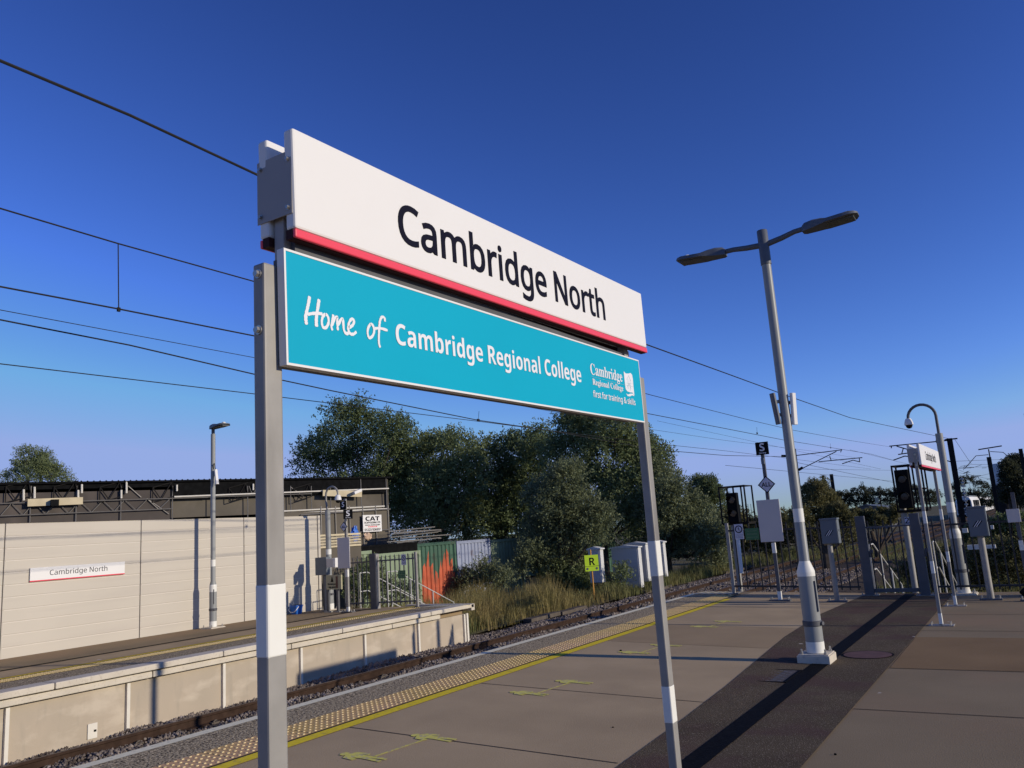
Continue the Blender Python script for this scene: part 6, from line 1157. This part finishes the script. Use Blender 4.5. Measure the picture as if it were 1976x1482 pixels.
for i, (a, c) in enumerate((((228, 470), (229, 596)),)):
    o = MB().tube([PX(*a, -8.0), PX(*c, -8.0)], .006, 6).build('dropper', 'wire'); tag(o, 'vertical dropper linking two wires at the upper left of the sky', 'dropper', 'overhead line droppers')
    b = MB(); b.box(-.012, .012, -.015, .015, -.03, .015); cl = b.build('dropper_clamp', 'mast', o); cl.location = PX(*c, -8.0)
for px, X, lb_ in (((923, 811), -10.65, 'under the teal board'), ((1461, 836), -8.0, 'left of the S board'), ((1603, 864), -8.0, 'right of the lamp post')):
    p = PX(*px, X); b = MB(); b.box(-.015, .015, -.04, .04, -.03, .03); b.tube([(0, 0, 0), (.0, .05, .22)], .005, 5); o = b.build('wire_clamp', 'mast'); o.location = p; tag(o, 'tiny wire clamp with an upright end, ' + lb_, 'wire clamp', 'overhead line clamps')
wire('overhead_wire', 'slanting stay wire from the far mast head down to the right', [MX1 + Vector((.35, 0, -.1)), PY(1874, 895, 76)], .014)
for k, (a, c, Y0, Y1) in enumerate((((1268, 812), (1700, 905), 60, 90), ((1540, 893), (1790, 945), 66, 120), ((1400, 898), (1740, 930), 60, 120), ((1545, 905), (1745, 908), 60, 110), ((1640, 868), (1790, 905), 70, 110), ((1845, 890), (1976, 885), 90, 120), ((1850, 902), (1940, 900), 110, 130), ((1845, 930), (1945, 905), 110, 130), ((1850, 912), (1960, 935), 100, 140), ((1846, 905), (1905, 930), 100, 140), ((1870, 896), (1976, 898), 105, 150))):
    wire('distant_wire', ['faint distant wire sloping under the near track wires', 'faint distant wire ending behind the big signal', 'lowest faint wire left of the big signal', 'nearly level faint wire behind the far cantilever', 'short faint wire left of the second nameboard', 'distant wire above the tank at right', 'distant wire at mid height of the right-hand tangle', 'rising distant wire in the right-hand tangle', 'falling distant wire in the right-hand tangle', 'short falling wire beside the black mast', 'long level wire reaching the right picture edge'][k], [PY(*a, Y0), PY(*c, Y1)], .011 if Y1 < 111 else .016, 'distant overhead wires')
# black mast with its cantilever
def mast(label, top, basez, w, group='overhead line masts', tx=.0):
    t = thing('overhead_mast', label, 'mast', (top.x, top.y, basez), 0, group); h = top.z - basez; b = MB()
    b.box(-w, w, -w * 1.0, -w * .85, 0, h); b.box(-w, w, w * .85, w, 0, h); b.box(-w * .12, w * .12, -w * .85, w * .85, 0, h); b.build('post', 'mast', t); return t, h
m1, h1 = mast('black overhead line mast directly behind the curved camera pole', MX1, -1.2, .19)
MB().box(-.35, .55, -.08, .08, h1 - .12, h1 - .02).build('cross_arm', 'mast', m1)
def P1(x, y, Y=72): return PY(x, y, Y) - Vector((MX1.x, 72, -1.2))
def tubes(t, segs, r, nm, Y=72, org=None):
    b = MB()
    for a, c in segs: b.tube([PY(*a, Y) - org, PY(*c, Y) - org], r, 6)
    return b.build(nm, 'mast', t)
o1 = Vector(m1.location)
tubes(m1, [((1838, 849), (1716, 861)), ((1730, 861), (1838, 892)), ((1743, 865), (1740, 876)), ((1733, 877), (1795, 868)), ((1724, 888), (1746, 880)), ((1746, 880), (1762, 882)), ((1720, 861), (1720, 865))], .045, 'cantilever', 72, o1)
tubes(m1, [((1814, 851), (1806, 852))], .13, 'insulator', 72, o1)
# ladder-like white cable guard at its foot
b = MB(); b.box(.38, .42, .051, .09, .3, 4.8)
for k in range(16): z = .4 + k * .28; b.box(.28, .52, -.05, .05, z, z + .12); b.box(.38, .42, -.05, .05, z + .12, z + .28)
b.build('cable_guard', 'cabinet_light', m1)
# cantilever of the left-hand mast hidden behind the lamp post
pt = PX(1530, 866, -13.4); m2, h2 = mast('overhead line mast hidden behind the tall lamp post, bracket reaching right', pt, -1.1, .16)
o2 = Vector(m2.location); Ym = pt.y
tubes(m2, [((1528, 880), (1625, 868)), ((1540, 908), (1614, 871)), ((1580, 891), (1664, 883)), ((1601, 880), (1604, 889)), ((1624, 868), (1622, 873)), ((1658, 883), (1659, 892)), ((1625, 895), (1646, 888)), ((1646, 888), (1658, 891))], .030, 'cantilever', Ym, o2)
tubes(m2, [((1508, 880), (1518, 880)), ((1541, 907), (1549, 902))], .09, 'insulator', Ym, o2)
for k, (tp, w_, Y, lb_) in enumerate((((1588, 917), .14, 110, 'thin distant mast behind the scrub, left of a pair'), ((1604, 915), .17, 100, 'distant mast behind the scrub, right of a pair'), ((1908, 882), .20, 95, 'black mast left of the white tank'), ((1969, 866), .11, 60, 'black mast near the right picture edge'), ((1982, 798), .10, 34, 'dark mast top cut by the right picture edge'))):
    mast(lb_, PY(*tp, Y), -1.2, w_)
p = PY(1910, 881, 95); t = thing('mast_head_gear', 'bowed insulator arms on top of the black mast by the tank', 'line equipment', p, 0); b = MB()
for s in (-1, 1):
    b.tube([(-.1, 0, .2), (-1.2, 0, .5 - .3), (-2.4, 0, -1.0)] if s < 0 else [(.1, 0, .5), (1.2, 0, .3), (2.2, 0, -.9)], .035, 6)
b.tube([(0, 0, -.1), (0, 0, .75)], .06, 6); b.tube([(-.9, 0, .8), (1.2, 0, .95)], .06, 6); b.build('bowed_arms', 'mast', t)
b = MB(); r = random.Random(4)
for k in range(26):
    x = r.uniform(1846, 1918); y = r.uniform(898, 932); L = r.uniform(8, 30); Y = r.uniform(100, 180); b.tube([PY(x, y, Y), PY(x + L, y - r.uniform(-1, 5), Y)], .03, 5)
    if k % 2: b.tube([PY(x + L * .6, y - 1, Y), PY(x + L * .6 + r.uniform(-4, 4), y + r.uniform(5, 12), Y)], .03, 5)
tag(b.build('distant_brackets', 'mast'), 'tangle of distant overhead line brackets right of the black mast', 'line equipment', kind='stuff')
p0 = PY(1910, 905, 92); p1 = PY(1934, 905, 92); pb = PY(1925, 936, 92); rr = (p1.x - p0.x) / 2
t = thing('storage_tank', 'upright white and grey cylindrical tank beside the far black mast', 'tank', ((p0.x + p1.x) / 2 + .25, 92, -1.2), 0); zt_ = PY(1922, 896, 92).z + 1.2; zb_ = pb.z + 1.2
MB().lathe([(rr * .95, zb_), (rr * .95, zt_), (rr * .9, zt_ + .06)], 24).build('tank_shell', 'cabinet_light', t, smooth=True)
MB().lathe([(rr * 1.1, 0), (rr * 1.05, zb_)], 24).build('tank_plinth', 'mast', t, smooth=True)
# radio mast, sheds and a yellow plate on the horizon
p = PY(1663, 929, 260); t = thing('radio_mast', 'hair-thin lattice radio mast above the distant treeline', 'mast', (p.x, 260, -1.3), 0); h = p.z + 1.3; b = MB()
for sx in (-.5, .5): b.tube([(sx, 0, 0), (sx * .5, 0, h)], .12, 4)
k = 0
while k * 1.2 < h - 1.2: b.tube([(-.45, 0, k * 1.2), (.45, 0, (k + 1) * 1.2)], .06, 4); k += 1
b.build('lattice', 'mast', t)
p = PY(1692, 965, 70); t = thing('line_marker', 'small pale yellow marker plate on a thin pole beyond the scrub', 'railway sign', (p.x, 70, -1.2), 0)
MB().tube([(.3, .05, 0), (.25, .05, p.z + 1.8)], .04, 6).build('pole', 'mast', t); MB().box(-.14, .14, -.02, .02, p.z + 1.2 - .22, p.z + 1.2 + .22).build('plate', 'timber', t)
t = thing('distant_shed', 'low grey-roofed distant shed at the foot of the treeline', 'building', PY(1665, 975, 130), 0); b = MB(); b.prism([(-2.2, 0, -4), (3, 0, -4), (3, 0, -.5), (.4, 0, -.05), (-2.2, 0, -.5)], (0, 0, 0), (0, 10, 0)); b.build('walls', 'galv_dark', t); MB().prism([(3.2, 0, -.55), (3.2, 0, -.47), (.4, 0, .06), (-2.4, 0, -.47), (-2.4, 0, -.55), (.4, 0, -.02)], (0, -.3, 0), (0, 10.3, 0)).build('roof', 'cabinet', t)

# ================================================================== TRAIN
Yt = 165.0; p = PY(1856, 985, Yt); p.z = -.80
t = thing('passenger_train', 'distant white and dark passenger train with a red tail lamp, seen beside the black mast', 'train', (-10.62, Yt, -.80), 0)
W = 1.36; Hh = 3.55; L = 20.0
sec = [(-W, .35), (-W * 1.02, 1.6), (-W * .98, 2.7), (-W * .75, 3.35), (-W * .35, Hh), (W * .35, Hh), (W * .75, 3.35), (W * .98, 2.7), (W * 1.02, 1.6), (W, .35)]
for c_ in range(4):
    b = MB(); y0 = c_ * (L + .6); loft(b, [[(x * s_, y0 + y, z * (1 if s_ > .9 else .97)) for x, z in sec] for y, s_ in ((0, .88), (.5, 1.0), (L - .3, 1.0), (L, .95))], None); car = b.build('carriage', 'white', t, smooth=True)
    b = MB()
    for k in range(6): y = y0 + 1.6 + k * 3.0; b.box(W * .99, W * 1.035, y, y + 2.3, 1.35, 2.75)
    b.build('windows', 'black', car)
    b = MB()
    for k in range(2): y = y0 + 5.2 + k * 8.5; b.box(W * 1.0, W * 1.04, y, y + 1.1, .45, 2.6)
    b.build('doors', 'galv_dark', car)
    MB().box(-W * .9, W * .9, y0 + 1, y0 + L - 1, .0, .4).build('underframe', 'mast', car)
    MB().box(-W * .7, W * .7, y0 + .4, y0 + L - .4, 3.37, Hh + .06).build('roof', 'cabinet', car)
b = MB(); b.box(-W * .75, W * .75, -.03, .25, 1.45, 2.85); b.build('rear_window', 'black', t)
b = MB(); b.box(-W * .85, W * .85, -.02, .2, .5, 1.3); b.build('rear_panel', 'galv_dark', t)
b = MB(); b.blob((W * .6, -.05, 1.2), (.14, .06, .14), 8, 5); b.build('tail_lamp', emis('tail lamp', (1, .08, .04), 2.5), t)

# ================================================================== COLOUR LIGHT SIGNALS
def signal(label, tl, br, head, Y, base, arcs, frame, num=None):
    a = PY(*tl, Y); c = PY(*br, Y); bx = PY(*base, Y); t = thing('railway_signal', label, 'signal', (bx.x, Y, -1.2), 0, 'colour-light railway signals'); o = Vector(t.location)
    q = lambda x, y: PY(x, y, Y) - o
    z0 = q(*br).z; z1 = q(*tl).z; x0 = q(*tl).x; x1 = q(*br).x
    MB().tube([(0, .1, 0), (0, .1, z0 + .1)], .075, 10).build('post', 'galv', t, smooth=True)
    b = MB()
    for x in (x0, (x0 + x1) / 2 + .05, x1):
        for y in (-.02, .75): b.box(x - .02, x + .02, y - .02, y + .02, z0, z1)
    for z in (z0, z1 - .03) + ((z0 + (z1 - z0) * .45,) if frame else ()):
        b.box(x0 - .02, x1 + .02, -.03, .0, z, z + .035); b.box(x0 - .02, x1 + .02, .73, .76, z, z + .035); b.box(x0 - .02, x0 + .02, 0, .73, z, z + .03); b.box(x1 - .02, x1 + .02, 0, .73, z, z + .03)
    b.build('cage', 'mast', t)
    b = MB(); n = 9
    for k in range(n + 1): x = x0 + (x1 - x0) * k / n; b.box(x - .005, x + .005, .735, .745, z0, z0 + (z1 - z0) * .5)
    b.box(x0, x1, 0, .75, z0 - .03, z0); b.build('cage_mesh', 'mast', t)
    hx0, hy0, hx1, hy1 = head; h0 = q(hx0, hy0); h1 = q(hx1, hy1)
    hb = MB().box(h0.x, h1.x, -.16, .05, h1.z, h0.z).build('signal_head', 'black', t, bevel=.02)
    cx = (h0.x + h1.x) / 2; r_ = (h1.x - h0.x) * .36
    for i in range(arcs):
        cz = h0.z - (h0.z - h1.z) * (.25 + .45 * i / max(1, arcs - 1)); b = MB(); pts = []
        for k in range(9): a_ = math.pi * k / 8; pts.append((cx + r_ * math.cos(a_), cz + r_ * math.sin(a_)))
        for k in range(8): (xa, za), (xb, zb) = pts[k], pts[k + 1]; b.add([(xa, -.16, za), (xb, -.16, zb), (xb * 1 , -.36, zb), (xa, -.36, za)], [(0, 1, 2, 3)])
        b.build('hood', 'black', hb, fix=False); MB().lathe([(r_ * .8, 0), (r_ * .75, .01), (.001, .012)], 16).build('lens', mat('dark lens', (.03, .008, .008), .15), hb, smooth=True)
        l = hb.children[-1]; l.rotation_euler = (R(90), 0, 0); l.location = (cx, -.162, cz)
    return t, q
signal('smaller colour-light signal in a square cage behind the near fence, left', (1387, 940), (1444, 1009), (1403, 952, 1430, 1008), 24.0, (1418, 1060), 2, False)
s2, q2 = signal('large black colour-light signal in a tall cage behind the second nameboard', (1720, 899), (1790, 984), (1726, 908, 1764, 980), 23.0, (1752, 1050), 2, True)
a = q2(1745, 998); c = q2(1756, 1012); pl = MB().box(a.x, c.x, .0, .01, c.z, a.z).build('number_plate', 'notice', s2); text('numeral', 'S', '2', (a.z - c.z) * .75, 'navy', pl, ((a.x + c.x) / 2, -.001, c.z + .03), anchor='c', bold=.004, **KX)
MB().box(q2(1736, 0).x, q2(1774, 0).x, .1, .6, a.z - .95, a.z - .75) 
# white post and small things behind the near fence
p = PY(1429, 1092, 23); q = lambda x, y: PY(x, y, 23) - p
t = thing('white_post', 'short white round post behind the crossed-out walker notice', 'post', p); MB().tube([(0, 0, -.2), (q(1424, 1041).x, 0, q(1424, 1041).z)], .055, 12).build('post', 'white', t, smooth=True)
for k, (tl, br, Y, lb_) in enumerate((((1866, 1052), (1892, 1060), 24, 'white horizontal marker block behind the striped cabinet, left one'), ((1902, 1052), (1922, 1058), 24, 'white horizontal marker block behind the striped cabinet, right one'), ((1910, 1014), (1918, 1021), 24, 'tiny white block beside the striped cabinet'), ((1856, 1020), (1868, 1028), 24, 'tiny pale block left of the striped cabinet'))):
    a = PY(*tl, Y); c = PY(*br, Y); o = MB().box(0, c.x - a.x, 0, .12, 0, a.z - c.z).build('marker_block', 'rib', None, bevel=.005); o.location = (a.x, Y, c.z); tag(o, lb_, 'marker', 'marker blocks')
p = GP(1990, 1150); o = blob_mesh((0, 0, .06), (.16, .10, .09), 12, amp=.12).build('dark_sack', 'black', None, smooth=True); o.location = p; tag(o, 'dark lumpy sack on the platform at the right picture edge', 'sack')
bpy.context.view_layer.update()
